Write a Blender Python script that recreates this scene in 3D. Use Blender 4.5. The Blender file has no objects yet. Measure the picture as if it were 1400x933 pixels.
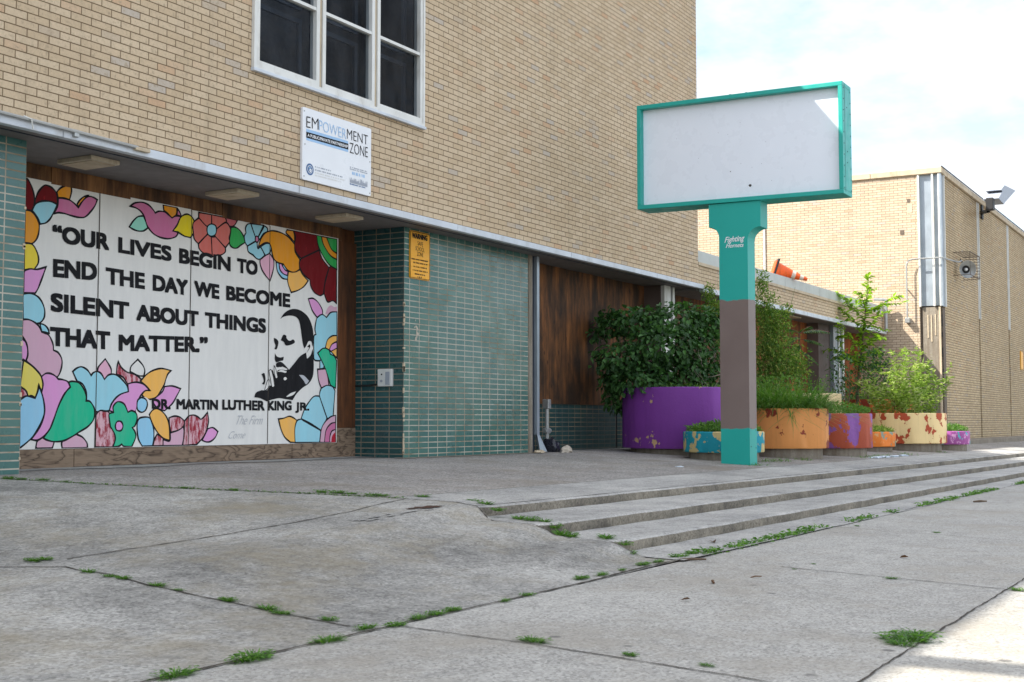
import bpy, bmesh, math, random
import numpy as np
from mathutils import Vector, Matrix
from mathutils.geometry import tessellate_polygon

# ------------------------------------------------------------------ camera, sky, sun, exposure
SC = bpy.context.scene
COL = SC.collection
rad = math.radians
SUN_DIR = Vector((.90, -1.0, -1.29)).normalized()      # the way the light travels

cd = bpy.data.cameras.new('camera'); cam = bpy.data.objects.new('camera', cd); COL.objects.link(cam)
cam.location = (0, 0, .43)
YAW, PITCH = rad(30.099), rad(3.572)
_f = Vector((math.cos(YAW)*math.cos(PITCH), math.sin(YAW)*math.cos(PITCH), math.sin(PITCH)))
cam.rotation_euler = _f.to_track_quat('-Z', 'Y').to_euler()
cd.sensor_width = 36; cd.lens = 36*1770/1400; cd.clip_start = .05; cd.clip_end = 2000
cd.dof.use_dof = True; cd.dof.focus_distance = 15.0; cd.dof.aperture_fstop = 11.0
SC.camera = cam

sl = bpy.data.lights.new('sun', 'SUN'); so = bpy.data.objects.new('sun', sl); COL.objects.link(so)
sl.energy = 2.85; sl.angle = rad(.35); sl.color = (1, .945, .86)
so.rotation_euler = SUN_DIR.to_track_quat('-Z', 'Y').to_euler()
so.location = (-20, 20, 20)

SC.view_settings.view_transform = 'Standard'; SC.view_settings.look = 'None'
SC.view_settings.exposure = 1.74; SC.view_settings.gamma = 1
SC.view_settings.use_curve_mapping = False

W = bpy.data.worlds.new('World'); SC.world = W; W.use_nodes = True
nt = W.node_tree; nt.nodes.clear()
def wn(t, **k):
    n = nt.nodes.new(t)
    for a, b in k.items(): setattr(n, a, b)
    return n
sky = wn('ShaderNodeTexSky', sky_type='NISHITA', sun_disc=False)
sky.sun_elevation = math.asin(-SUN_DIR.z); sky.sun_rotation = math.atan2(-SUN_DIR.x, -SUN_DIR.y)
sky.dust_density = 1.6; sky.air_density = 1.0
geo = wn('ShaderNodeTexCoord'); sep = wn('ShaderNodeSeparateXYZ')
nt.links.new(geo.outputs['Generated'], sep.inputs[0])
mz = wn('ShaderNodeMath', operation='ADD'); mz.inputs[1].default_value = .22; nt.links.new(sep.outputs[2], mz.inputs[0])
mz2 = wn('ShaderNodeMath', operation='MAXIMUM'); mz2.inputs[1].default_value = .05; nt.links.new(mz.outputs[0], mz2.inputs[0])
dx = wn('ShaderNodeMath', operation='DIVIDE'); dy = wn('ShaderNodeMath', operation='DIVIDE')
nt.links.new(sep.outputs[0], dx.inputs[0]); nt.links.new(mz2.outputs[0], dx.inputs[1])
nt.links.new(sep.outputs[1], dy.inputs[0]); nt.links.new(mz2.outputs[0], dy.inputs[1])
cmb = wn('ShaderNodeCombineXYZ'); nt.links.new(dx.outputs[0], cmb.inputs[0]); nt.links.new(dy.outputs[0], cmb.inputs[1])
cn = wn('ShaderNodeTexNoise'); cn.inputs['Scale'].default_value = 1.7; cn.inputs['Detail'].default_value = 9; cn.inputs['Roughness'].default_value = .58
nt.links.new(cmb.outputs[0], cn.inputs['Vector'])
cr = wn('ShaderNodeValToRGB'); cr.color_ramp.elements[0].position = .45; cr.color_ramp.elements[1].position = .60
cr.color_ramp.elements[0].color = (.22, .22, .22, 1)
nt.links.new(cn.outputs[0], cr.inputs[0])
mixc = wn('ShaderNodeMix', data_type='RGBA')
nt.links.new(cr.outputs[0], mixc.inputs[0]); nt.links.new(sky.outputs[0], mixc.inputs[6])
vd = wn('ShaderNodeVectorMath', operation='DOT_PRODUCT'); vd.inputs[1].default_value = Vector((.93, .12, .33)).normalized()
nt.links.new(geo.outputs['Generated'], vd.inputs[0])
cb = wn('ShaderNodeValToRGB'); cb.color_ramp.elements[0].position = .60; cb.color_ramp.elements[1].position = .86     # cloud brightness shaped to view: dimmed in frame, kept bright outside for fill light
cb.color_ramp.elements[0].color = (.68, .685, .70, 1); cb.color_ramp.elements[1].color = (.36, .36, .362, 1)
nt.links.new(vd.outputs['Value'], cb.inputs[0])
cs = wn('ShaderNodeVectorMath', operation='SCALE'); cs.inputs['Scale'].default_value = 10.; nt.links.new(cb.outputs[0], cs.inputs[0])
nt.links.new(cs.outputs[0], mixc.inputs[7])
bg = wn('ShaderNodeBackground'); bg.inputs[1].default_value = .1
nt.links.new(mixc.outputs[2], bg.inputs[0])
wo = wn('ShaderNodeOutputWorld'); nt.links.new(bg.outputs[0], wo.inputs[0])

random.seed(7)
RNG = np.random.default_rng(11)

# ------------------------------------------------------------------ materials
class NM:
    """small helper around one material's node tree"""
    def __init__(s, name):
        s.m = bpy.data.materials.new(name); s.m.use_nodes = True; s.t = s.m.node_tree; s.t.nodes.clear()
        s.out = s.n('ShaderNodeOutputMaterial'); s.b = s.n('ShaderNodeBsdfPrincipled')
        s.l(s.b.outputs[0], s.out.inputs[0]); s._pos = s._obj = None
    def n(s, t, **k):
        x = s.t.nodes.new(t)
        for a, b in k.items(): setattr(x, a, b)
        return x
    def l(s, a, b): s.t.links.new(a, b)
    def pos(s):
        if not s._pos: s._pos = s.n('ShaderNodeNewGeometry').outputs['Position']
        return s._pos
    def obj(s):
        if not s._obj: s._obj = s.n('ShaderNodeTexCoord').outputs['Object']
        return s._obj
    def mp(s, v, scale=(1, 1, 1), loc=(0, 0, 0), rot=(0, 0, 0)):
        x = s.n('ShaderNodeMapping'); s.l(v, x.inputs[0])
        x.inputs['Scale'].default_value = scale; x.inputs['Location'].default_value = loc; x.inputs['Rotation'].default_value = rot
        return x.outputs[0]
    def noise(s, v, scale, detail=5, rough=.55, dist=0):
        x = s.n('ShaderNodeTexNoise'); s.l(v, x.inputs['Vector'])
        x.inputs['Scale'].default_value = scale; x.inputs['Detail'].default_value = detail
        x.inputs['Roughness'].default_value = rough; x.inputs['Distortion'].default_value = dist
        return x.outputs[0]
    def vor(s, v, scale, out='Distance', feature='F1'):
        x = s.n('ShaderNodeTexVoronoi', feature=feature); s.l(v, x.inputs['Vector']); x.inputs['Scale'].default_value = scale
        return x.outputs[out]
    def ramp(s, f, *stops):
        x = s.n('ShaderNodeValToRGB'); e = x.color_ramp.elements
        while len(e) < len(stops): e.new(.5)
        for q, (p, c) in zip(e, stops):
            q.position = p
            if not isinstance(c, (tuple, list)): c = (c, c, c)
            q.color = (*c[:3], 1)
        s.l(f, x.inputs[0]); return x.outputs[0]
    def mix(s, f, a, b, mode='MIX'):
        x = s.n('ShaderNodeMix', data_type='RGBA', blend_type=mode)
        for i, v in ((0, f), (6, a), (7, b)):
            if hasattr(v, 'node'): s.l(v, x.inputs[i])
            elif i == 0: x.inputs[0].default_value = v
            else: x.inputs[i].default_value = (*v[:3], 1)
        return x.outputs[2]
    def math(s, op, a, b=0., c=None):
        x = s.n('ShaderNodeMath', operation=op)
        for i, v in enumerate((a, b) if c is None else (a, b, c)):
            if hasattr(v, 'node'): s.l(v, x.inputs[i])
            else: x.inputs[i].default_value = v
        return x.outputs[0]
    def sep(s, v):
        x = s.n('ShaderNodeSeparateXYZ'); s.l(v, x.inputs[0]); return x.outputs
    def comb(s, a, b, c=0.):
        x = s.n('ShaderNodeCombineXYZ')
        for i, v in enumerate((a, b, c)):
            if hasattr(v, 'node'): s.l(v, x.inputs[i])
            else: x.inputs[i].default_value = v
        return x.outputs[0]
    def bump(s, h, dist, strength=.6, n=None):
        x = s.n('ShaderNodeBump'); s.l(h, x.inputs['Height']); x.inputs['Distance'].default_value = dist
        x.inputs['Strength'].default_value = strength
        if n is not None: s.l(n, x.inputs['Normal'])
        s.l(x.outputs[0], s.b.inputs['Normal']); return x.outputs[0]
    def col(s, c):
        if hasattr(c, 'node'): s.l(c, s.b.inputs['Base Color'])
        else: s.b.inputs['Base Color'].default_value = (*c[:3], 1)
    def rough(s, r):
        if hasattr(r, 'node'): s.l(r, s.b.inputs['Roughness'])
        else: s.b.inputs['Roughness'].default_value = r
    def set(s, **k):
        for a, v in k.items(): s.b.inputs[a.replace('_', ' ')].default_value = v
        return s

def hexc(r, g, b):
    f = lambda c: (c/255/12.92) if c/255 <= .04045 else ((c/255+.055)/1.055)**2.4
    return (f(r), f(g), f(b))

M = {}
def plain(name, c, rough=.6, metal=0., var=.12, scale=6., spec=.5, dirt=None):
    k = NM(name); p = k.obj()
    n = k.noise(p, scale, 6, .6)
    lo = tuple(v*(1-var) for v in c); hi = tuple(min(1, v*(1+var)) for v in c)
    cc = k.ramp(n, (.3, lo), (.7, hi))
    if dirt:
        d = k.ramp(k.noise(k.mp(p, (1, 1, .35)), scale*.7, 8, .65), (.52, 0), (.75, .65))
        cc = k.mix(d, cc, dirt)
    k.col(cc); k.rough(k.ramp(k.noise(p, scale*3, 3), (.3, max(.02, rough-.1)), (.7, min(1, rough+.1))))
    k.set(Metallic=metal, Specular_IOR_Level=spec)
    k.bump(k.noise(p, scale*12, 4), .002, .25)
    M[name] = k.m; return k.m

def wall_vec(k, axis, ox=0., oz=0.):
    s = k.sep(k.pos())
    return k.comb(k.math('ADD', s[0 if axis == 'x' else 1], ox), k.math('ADD', s[2], oz))

def brick_mat(name, axis, c1, c2, mortar, ox=0., oz=0., msize=.0098, stain=.5, dark=(.1, .085, .06)):
    k = NM(name); v = wall_vec(k, axis, ox, oz)
    b = k.n('ShaderNodeTexBrick', offset=.5, squash=1.0)
    k.l(v, b.inputs['Vector'])
    for a, q in (('Scale', 1.), ('Mortar Size', msize*.5), ('Mortar Smooth', .12), ('Bias', 0.), ('Brick Width', .219), ('Row Height', .0667)):
        b.inputs[a].default_value = q
    b.inputs['Color1'].default_value = (0, 0, 0, 1); b.inputs['Color2'].default_value = (1, 1, 1, 1); b.inputs['Mortar'].default_value = (.5, .5, .5, 1)
    mid = tuple((x+y)/2 for x, y in zip(c1, c2))
    pinkish = (c1[0]*1.02, c1[1]*.86, c1[2]*.80); grey = tuple(.5*x+.5*sum(mid)/3*.92 for x in mid)
    bc = k.ramp(b.outputs['Color'], (0, grey), (.07, c1), (.5, mid), (.94, c2), (1, pinkish))
    big = k.noise(k.mp(k.pos(), (1, 1, .45)), .55, 6, .6)
    bc = k.mix(k.ramp(big, (.35, 0), (.75, stain*.5)), bc, tuple(x*.66 for x in mid))
    fine = k.noise(k.pos(), 60, 5, .65)
    bc = k.mix(.55, bc, k.ramp(fine, (.25, .62), (.75, 1.0)), 'MULTIPLY')
    spot = k.math('MULTIPLY', k.ramp(k.noise(k.pos(), 23, 7, .75), (.53, 0), (.66, .85)), k.ramp(k.noise(k.pos(), .42, 4, .6), (.46, .14), (.60, 1)))
    bc = k.mix(spot, bc, tuple(x*.55 for x in mid))
    streak = k.ramp(k.noise(k.mp(k.pos(), (3.2, 3.2, .16)), 1.5, 6, .6), (.53, 0), (.78, stain*.4))
    bc = k.mix(streak, bc, dark)
    mc = k.mix(k.noise(k.pos(), 9, 5), tuple(x*.7 for x in mortar), mortar)
    col = k.mix(b.outputs['Fac'], bc, mc)
    k.col(col); k.rough(.9); k.set(Specular_IOR_Level=.25)
    h = k.math('SUBTRACT', k.math('MULTIPLY', k.noise(k.pos(), 45, 5, .6), .25), b.outputs['Fac'])
    k.bump(h, .006, .8)
    M[name] = k.m; return k.m

TAN1, TAN2 = hexc(201, 178, 146), hexc(214, 193, 163)
MORT = hexc(122, 103, 78)
brick_mat('buff_brick', 'x', TAN1, TAN2, MORT, ox=-6.70+.219*40, oz=-3.728+.0667*100)
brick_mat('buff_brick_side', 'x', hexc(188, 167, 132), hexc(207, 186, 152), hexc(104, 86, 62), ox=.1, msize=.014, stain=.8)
brick_mat('buff_brick_front', 'y', hexc(196, 176, 150), hexc(210, 191, 166), hexc(122, 102, 80), ox=.05, oz=.02)

def tile_mat(name, axis, ox, oz, c1, c2, grout, dull=0.):
    k = NM(name); v = wall_vec(k, axis, ox, oz)
    b = k.n('ShaderNodeTexBrick', offset=0., squash=1.0); k.l(v, b.inputs['Vector'])
    for a, q in (('Scale', 1.), ('Mortar Size', .0062), ('Mortar Smooth', .1), ('Bias', 0.), ('Brick Width', .2085), ('Row Height', .0685)):
        b.inputs[a].default_value = q
    b.inputs['Color1'].default_value = (0, 0, 0, 1); b.inputs['Color2'].default_value = (1, 1, 1, 1); b.inputs['Mortar'].default_value = (.5, .5, .5, 1)
    bc = k.ramp(b.outputs['Color'], (0, c1), (1, c2))
    bl = tuple(x*y for x, y in zip(c1, (.72, .9, 1.12)))
    bc = k.mix(k.ramp(k.noise(k.pos(), 1.3, 4), (.40, 0), (.70, .6)), bc, bl)
    bc = k.mix(.6, bc, k.ramp(k.noise(k.mp(k.pos(), (9, 9, 30)), 1.0, 5, .6), (.25, .72), (.8, 1.0)), 'MULTIPLY')
    chip = k.ramp(k.noise(k.pos(), 14, 8, .8), (.735, 0), (.745, 1))
    bc = k.mix(chip, bc, hexc(196, 186, 166))
    gc = k.mix(k.ramp(k.noise(k.pos(), 2.2, 5), (.45, 0), (.6, 1)), grout, hexc(136, 120, 98))
    k.col(k.mix(b.outputs['Fac'], bc, gc))
    k.rough(k.math('ADD', k.math('MULTIPLY', b.outputs['Fac'], .6), k.ramp(k.noise(k.pos(), 5, 5), (.3, .17+dull), (.75, .36+dull))))
    k.set(Specular_IOR_Level=.40)
    h = k.math('SUBTRACT', k.math('MULTIPLY', k.noise(k.pos(), 5, 2), .35), b.outputs['Fac'])
    k.bump(h, .003, .4)
    M[name] = k.m; return k.m
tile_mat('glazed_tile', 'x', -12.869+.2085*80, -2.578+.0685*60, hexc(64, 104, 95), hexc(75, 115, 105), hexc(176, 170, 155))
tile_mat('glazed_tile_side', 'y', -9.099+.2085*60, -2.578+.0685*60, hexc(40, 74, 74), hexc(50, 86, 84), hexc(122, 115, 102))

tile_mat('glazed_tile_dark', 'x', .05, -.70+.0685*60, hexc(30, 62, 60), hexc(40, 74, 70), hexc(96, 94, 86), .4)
def concrete(name, c, dark, speck=.5, sscale=180, stain=.6, bumpd=.004, streak=None, rust=None, blot=1.0, mott=.5, drag=.7, gum=.5):
    k = NM(name); p = k.pos()
    base = k.mix(k.ramp(k.noise(p, .9*blot, 8, .62), (.35, 0), (.68, stain)), c, dark)
    base = k.mix(k.ramp(k.noise(k.mp(p, (1.0, 1.7, 1)), 3.1, 9, .7, .4), (.5, 0), (.74, stain*.7)), base, tuple(x*.72 for x in dark))
    base = k.mix(k.ramp(k.noise(p, 11, 9, .75), (.42, 0), (.75, .5)), base, tuple(min(1, x*1.25) for x in c))
    n2 = k.vor(p, sscale, 'Color')
    s0 = k.n('ShaderNodeSeparateColor'); k.l(n2, s0.inputs[0])
    base = k.mix(speck, base, k.ramp(s0.outputs[0], (0, .42), (.3, .8), (.75, 1.0), (1, 1.25)), 'MULTIPLY')
    base = k.mix(mott, base, k.ramp(k.noise(p, 48, 8, .75), (.3, .55), (.7, 1.14)), 'MULTIPLY')
    base = k.mix(drag, base, k.ramp(k.noise(k.mp(p, (26, 9, 20), rot=(0, 0, .5)), 1.0, 8, .75), (.3, .72), (.72, 1.12)), 'MULTIPLY')
    if streak: base = k.mix(k.ramp(k.noise(k.mp(p, (9, 9, .9)), 1.4, 7, .66), (.36, 0), (.62, .92)), base, streak)
    if rust: base = k.mix(k.ramp(k.noise(p, 1.1, 8, .72), (.49, 0), (.68, .7)), base, rust)
    gd = k.math('MULTIPLY', k.ramp(k.vor(p, 2.6), (.045, gum), (.075, 0)), k.ramp(k.noise(p, 1.1, 2), (.46, 0), (.56, 1)))
    base = k.mix(gd, base, tuple(x*.45 for x in dark))
    pit = k.ramp(k.noise(p, 95, 4, .7), (.66, 0), (.72, .75))
    base = k.mix(pit, base, tuple(x*.35 for x in dark))
    k.col(base); k.rough(.92); k.set(Specular_IOR_Level=.25)
    h = k.math('ADD', k.math('MULTIPLY', s0.outputs[1], .35), k.math('ADD', k.noise(p, 30, 8, .7), k.math('MULTIPLY', pit, -.7)))
    k.bump(h, bumpd, .7)
    M[name] = k.m; return k.m
concrete('sidewalk_concrete', hexc(184, 181, 173), hexc(154, 151, 144), .75, 100, .8, .0035, rust=hexc(154, 147, 134), mott=.3, drag=.2, blot=.6, gum=.9)
concrete('ramp_concrete', hexc(190, 187, 179), hexc(120, 118, 113), .75, 80, .95, .0035, rust=hexc(140, 130, 108), blot=.8)
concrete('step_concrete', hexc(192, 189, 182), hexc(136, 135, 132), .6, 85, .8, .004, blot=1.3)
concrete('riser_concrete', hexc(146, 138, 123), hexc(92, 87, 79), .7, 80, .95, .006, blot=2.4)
concrete('aggregate_paving', hexc(176, 171, 164), hexc(132, 127, 122), .95, 62, .8, .006, rust=hexc(128, 118, 104), blot=.7)
concrete('plain_concrete', hexc(160, 152, 138), hexc(112, 104, 92), .3, 150, .7, .004, streak=hexc(120, 110, 96))
concrete('ground_asphalt', hexc(92, 90, 88), hexc(70, 68, 66), .5, 120, .5, .004)
plain('crack', hexc(62, 55, 46), .95, var=.5, scale=20)
plain('fascia_metal', hexc(196, 202, 208), .5, .0, .1, 3, dirt=hexc(140, 132, 118))
plain('coping_metal', hexc(176, 180, 174), .5, .0, .06, 2, dirt=hexc(140, 140, 134))
plain('steel_clad', hexc(150, 160, 168), .38, .35, .12, 1.6, dirt=hexc(110, 116, 120))
plain('white_metal', hexc(212, 212, 206), .45, 0., .06, 4, dirt=hexc(150, 140, 124))
plain('dark_steel', hexc(44, 52, 62), .5, .2, .2, 4)
plain('rusty_brown', hexc(92, 80, 68), .8, .0, .25, 7)
plain('brown_panel', hexc(94, 80, 74), .7, .0, .1, 3)
plain('soffit_paint', hexc(112, 108, 106), .75, .0, .1, 2.5, dirt=hexc(84, 78, 72))
plain('lime_stone', hexc(188, 172, 146), .85, .0, .12, 5, dirt=hexc(128, 110, 86))
plain('fixture_cream', hexc(188, 176, 152), .6, .0, .1, 12, dirt=hexc(120, 96, 70))
plain('sign_white', hexc(222, 224, 226), .35, .0, .03, 2.5)
plain('sign_yellow', hexc(236, 166, 12), .4, .0, .04, 5)
plain('black_paint', (.010, .010, .011), .6, .0, .2, 9, .15)
plain('letter_blue', hexc(150, 186, 220), .5, 0, .05)
plain('seal_blue', hexc(60, 96, 140), .5, 0, .15, 30)
plain('pale_grey', hexc(150, 156, 166), .5, 0, .1)
plain('box_grey', hexc(206, 206, 202), .45, 0, .05, 14)
plain('teal_shade', hexc(26, 158, 146), .42, 0, .05, 3)
plain('panel_white', hexc(226, 232, 240), .3, 0, .015, 1.5)
plain('rubber_black', (.012, .012, .013), .6, 0, .2)
plain('cone_orange', hexc(232, 92, 22), .5, 0, .1, 14, dirt=hexc(150, 70, 30))
plain('cone_white', hexc(214, 196, 178), .5, 0, .1, 14)
plain('galvanised', hexc(160, 162, 160), .4, .5, .12, 10)
plain('bag_plastic', (.012, .014, .022), .3, 0, .3, 12)
plain('cloth_white', hexc(178, 168, 152), .8, 0, .1, 20)
plain('litter_paper', hexc(196, 206, 214), .6, 0, .1, 30)
plain('soil', hexc(66, 52, 40), .95, 0, .4, 30)
plain('bark', hexc(92, 76, 60), .9, 0, .3, 30)
plain('pale_twig', hexc(172, 160, 146), .85, 0, .2, 40)
plain('dry_leaf', hexc(96, 66, 40), .8, 0, .3, 40)
plain('red_stem', hexc(120, 60, 52), .7, 0, .2, 40)
plain('lens', hexc(226, 222, 168), .25, 0, .03)

def plywood(name, c1, c2, c3, axis='z', grain=1.0, wavy=False, rough=.75, dk0=.42):
    k = NM(name); p = k.pos()
    if wavy:
        q = k.mp(p, (1.1, 1.1, 4.2))
        n = k.noise(q, 1.7, 3, .5, .6)
        w = k.math('FRACT', k.math('MULTIPLY', n, 7.0))
        cc = k.ramp(w, (0, c2), (.35, c1), (.75, c1), (1, c3))
        cc = k.mix(.7, cc, k.ramp(k.noise(k.mp(p, (3, 3, 40)), 2, 6, .7), (.3, .6), (.7, 1.1)), 'MULTIPLY')
    else:
        q = k.mp(p, (9*grain, 9*grain, .7) if axis == 'z' else (.6, .6, 14))
        n = k.noise(q, 1.0, 8, .68, .9)
        cc = k.ramp(n, (.3, c3), (.46, c2), (.62, c1))
        dk = k.ramp(k.noise(k.mp(p, (2.6, 2.6, .8)), 1.0, 7, .65), (dk0, 0), (dk0+.22, .92))
        cc = k.mix(dk, cc, c3)
        knots = k.ramp(k.vor(k.mp(p, (5, 5, 3)), 1.0), (.05, .75), (.14, 0))
        cc = k.mix(knots, cc, tuple(x*.5 for x in c3))
        n2 = k.noise(k.mp(p, (60, 60, 2.2)), 1.0, 4, .6)
        cc = k.mix(.45, cc, k.ramp(n2, (.3, .55), (.7, 1.15)), 'MULTIPLY')
    k.col(cc); k.rough(rough); k.set(Specular_IOR_Level=.3)
    k.bump(k.noise(k.mp(p, (40, 40, 3)), 1.0, 5), .003, .5)
    M[name] = k.m; return k.m
plywood('brown_plywood', hexc(158, 100, 52), hexc(112, 72, 40), hexc(42, 32, 23), dk0=.36)
plywood('orange_plywood', hexc(178, 102, 44), hexc(138, 74, 34), hexc(74, 44, 26))
plywood('header_plywood', hexc(142, 100, 60), hexc(104, 70, 42), hexc(50, 35, 24), grain=.8, dk0=.44)
plywood('jamb_plywood', hexc(116, 70, 38), hexc(88, 54, 30), hexc(46, 31, 21), dk0=.44)
plywood('kick_plywood', hexc(138, 118, 98), hexc(108, 90, 74), hexc(72, 58, 47), wavy=True)

k = NM('mural_white'); p = k.pos()
c = k.mix(k.ramp(k.noise(k.mp(p, (1, 1, .3)), 3.2, 8, .65), (.38, 0), (.70, .75)), hexc(220, 219, 214), hexc(180, 174, 160))
c = k.mix(k.ramp(k.noise(k.mp(p, (30, 30, 1.2)), 1, 4, .6), (.55, 0), (.8, .35)), c, hexc(168, 158, 142))
c = k.mix(k.ramp(k.noise(k.mp(p, (1, 1, 1.4)), 5.5, 5, .55, 1.6), (.66, 0), (.74, .32)), c, hexc(196, 150, 160))
k.col(c); k.rough(.55); k.bump(k.noise(k.mp(p, (30, 30, 2)), 1, 4), .002, .3); M['mural_white'] = k.m

def paint(name, c, worn=None, amount=.62):
    k = NM(name); p = k.pos()
    cc = k.mix(k.ramp(k.noise(k.mp(p, (8, 8, 1.5)), 2.0, 6, .6), (.35, 0), (.75, .4)), c, tuple(min(1, x*1.12+.02) for x in c))
    if worn: cc = k.mix(k.ramp(k.noise(k.mp(p, (3, 3, .8)), 9.0, 8, .72), (amount-.08, 0), (amount+.02, 1)), cc, worn)
    wash = k.ramp(k.noise(k.mp(p, (4, 4, .7)), 3.0, 7, .65), (.42, 0), (.8, .4)); cc = k.mix(wash, cc, tuple(.55*x+.2 for x in c) if sum(c) > .3 else c)
    k.col(cc); k.rough(.75); k.set(Specular_IOR_Level=.15); k.bump(k.noise(k.mp(p, (30, 30, 2)), 1, 4), .002, .3); M['mural_'+name] = k.m
for n_, c_ in dict(blue=hexc(150, 205, 218), blue2=hexc(146, 198, 224), orange=hexc(226, 148, 24), lorange=hexc(236, 178, 88), yellow=hexc(230, 205, 60), yellow2=hexc(226, 208, 92),
                   yellow3=hexc(226, 204, 22), pink=hexc(216, 150, 200), pink2=hexc(198, 112, 152), pinkl=hexc(222, 170, 190), mauve=hexc(208, 166, 184), green=hexc(36, 180, 136),
                   green2=hexc(44, 164, 78), mint=hexc(144, 212, 190), salmon=hexc(206, 108, 98), salmon2=hexc(192, 96, 104), white=hexc(222, 220, 214), grey=hexc(178, 180, 184)).items(): paint(n_, c_)
paint('dred', hexc(108, 18, 24), hexc(168, 40, 44), .66); paint('redw', hexc(150, 32, 50), hexc(214, 172, 180), .52); paint('redd', hexc(176, 30, 50))
paint('black', (.010, .010, .012), (.035, .035, .038), .68); M['mural_line'] = M['mural_black']

def peel(name, paint_c, under, thr=.66, low=0., band=(0, 1), under2=None, thr2=.7, scale=4.2, sp=.012, side=None):
    """painted concrete with flakes showing the coat below; flaking grows towards the foot by `low`"""
    k = NM(name); p = k.obj(); s = k.sep(p)
    n = k.noise(k.mp(p, (1, 1, .8)), scale, 7, .6)
    hgt = k.ramp(k.math('MULTIPLY', s[2], 1.0), (band[0], low), (band[1], 0))
    n = k.math('ADD', n, hgt)
    rim = k.ramp(s[2], (max(0, band[1]-.06), 0), (band[1], low*.9)); n = k.math('ADD', n, rim)
    pc = k.mix(k.ramp(k.noise(p, 3, 6), (.35, 0), (.7, .35)), paint_c, tuple(x*.82 for x in paint_c))
    pc = k.mix(k.ramp(k.noise(k.mp(p, (14, 14, 1)), 1, 6, .6), (.5, 0), (.75, .3)), pc, tuple(x*.6 for x in paint_c))
    if under2:
        m2 = k.ramp(k.noise(k.mp(p, (1.3, 1.3, 1), (3, 5, 1)), scale*1.3, 8, .65), (thr2, 0), (thr2+.012, 1))
        pc = k.mix(m2, pc, under2)
    m = k.ramp(n, (thr, 0), (thr+.01, 1))
    uc = k.mix(k.noise(p, 24, 4), tuple(x*.75 for x in under), under)
    cc = k.mix(m, pc, uc)
    dots = k.ramp(k.vor(p, 9.0), (sp*4, 1), (sp*4+.02, 0)); dn = k.ramp(k.noise(p, 2.2, 2), (.55, 0), (.6, 1))
    cc = k.mix(k.math('MULTIPLY', dots, dn), cc, tuple(x*.5 for x in under))
    k.col(cc); k.rough(.6); k.set(Specular_IOR_Level=.35)
    k.bump(k.math('ADD', k.math('MULTIPLY', m, -.6), k.math('ADD', k.math('MULTIPLY', k.noise(p, 7, 4, .6), .8), k.math('MULTIPLY', k.noise(p, 40, 5, .7), .5))), .009, .75)
    M[name] = k.m; return k.m
peel('purple_paint', hexc(122, 58, 146), hexc(214, 178, 130), .70, .10, (.1, 1.0))
peel('teal_paint', hexc(30, 152, 170), hexc(222, 200, 140), .555, .05, (0, .35), scale=5.5)
peel('orange_paint', hexc(232, 156, 88), hexc(150, 60, 38), .60, .05, (0, .65), scale=4.5)
peel('red_paint', hexc(172, 80, 54), hexc(140, 88, 160), .575, .05, (0, .6), scale=3.2)
peel('patched_orange_paint', hexc(236, 132, 52), hexc(146, 160, 140), .60, .1, (0, .35), under2=hexc(220, 170, 110), thr2=.6, scale=6)
peel('cream_paint', hexc(236, 208, 150), hexc(184, 78, 44), .60, .14, (0, .65), scale=3.8)
peel('patched_purple_paint', hexc(160, 84, 150), hexc(96, 190, 204), .60, .05, (0, .35), under2=hexc(206, 150, 196), thr2=.56, scale=6)
peel('far_cream_paint', hexc(232, 206, 160), hexc(180, 120, 80), .68, .05, (0, 1))
peel('far_orange_paint', hexc(206, 104, 48), hexc(150, 56, 34), .56, .1, (0, 1))

def leaf_mat(name, c1, c2, trans=.35, gloss=.4, c3=None):
    k = NM(name)
    g = k.n('ShaderNodeNewGeometry'); r = g.outputs['Random Per Island']
    st = [(0, tuple(x*.7 for x in c1)), (.4, c1), (.8, c2)] + ([(1, c3)] if c3 else [(1, tuple(x*1.15 for x in c2))])
    cc = k.ramp(r, *st)
    k.col(cc); k.rough(gloss); k.set(Specular_IOR_Level=.4)
    tr = k.n('ShaderNodeBsdfTranslucent')
    tc = k.mix(1.0, cc, (1.5, 1.6, .7), 'MULTIPLY'); k.l(tc, tr.inputs[0])
    ms = k.n('ShaderNodeMixShader'); ms.inputs[0].default_value = trans
    k.l(k.b.outputs[0], ms.inputs[1]); k.l(tr.outputs[0], ms.inputs[2]); k.l(ms.outputs[0], k.out.inputs[0])
    M[name] = k.m; return k.m
leaf_mat('mulberry_leaf', (.028, .085, .020), (.065, .165, .038), .25, .55)
leaf_mat('vine_leaf', (.090, .180, .028), (.190, .300, .060), .45, .55, (.36, .38, .12))
leaf_mat('grass_blade', (.085, .210, .030), (.150, .310, .055), .35, .5, (.16, .20, .07))
leaf_mat('sapling_leaf', (.170, .290, .026), (.300, .450, .055), .55, .5)
leaf_mat('ailanthus_leaf', (.040, .095, .022), (.075, .145, .035), .4, .45, (.13, .17, .05))
leaf_mat('bush_leaf', (.190, .290, .055), (.340, .450, .130), .5, .55, (.56, .58, .34))
leaf_mat('cover_leaf', (.080, .190, .030), (.150, .290, .055), .35, .5)
leaf_mat('weed_leaf', (.070, .180, .022), (.130, .270, .040), .35, .5)
leaf_mat('seed_head', (.20, .17, .10), (.30, .26, .18), .3, .8)

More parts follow.
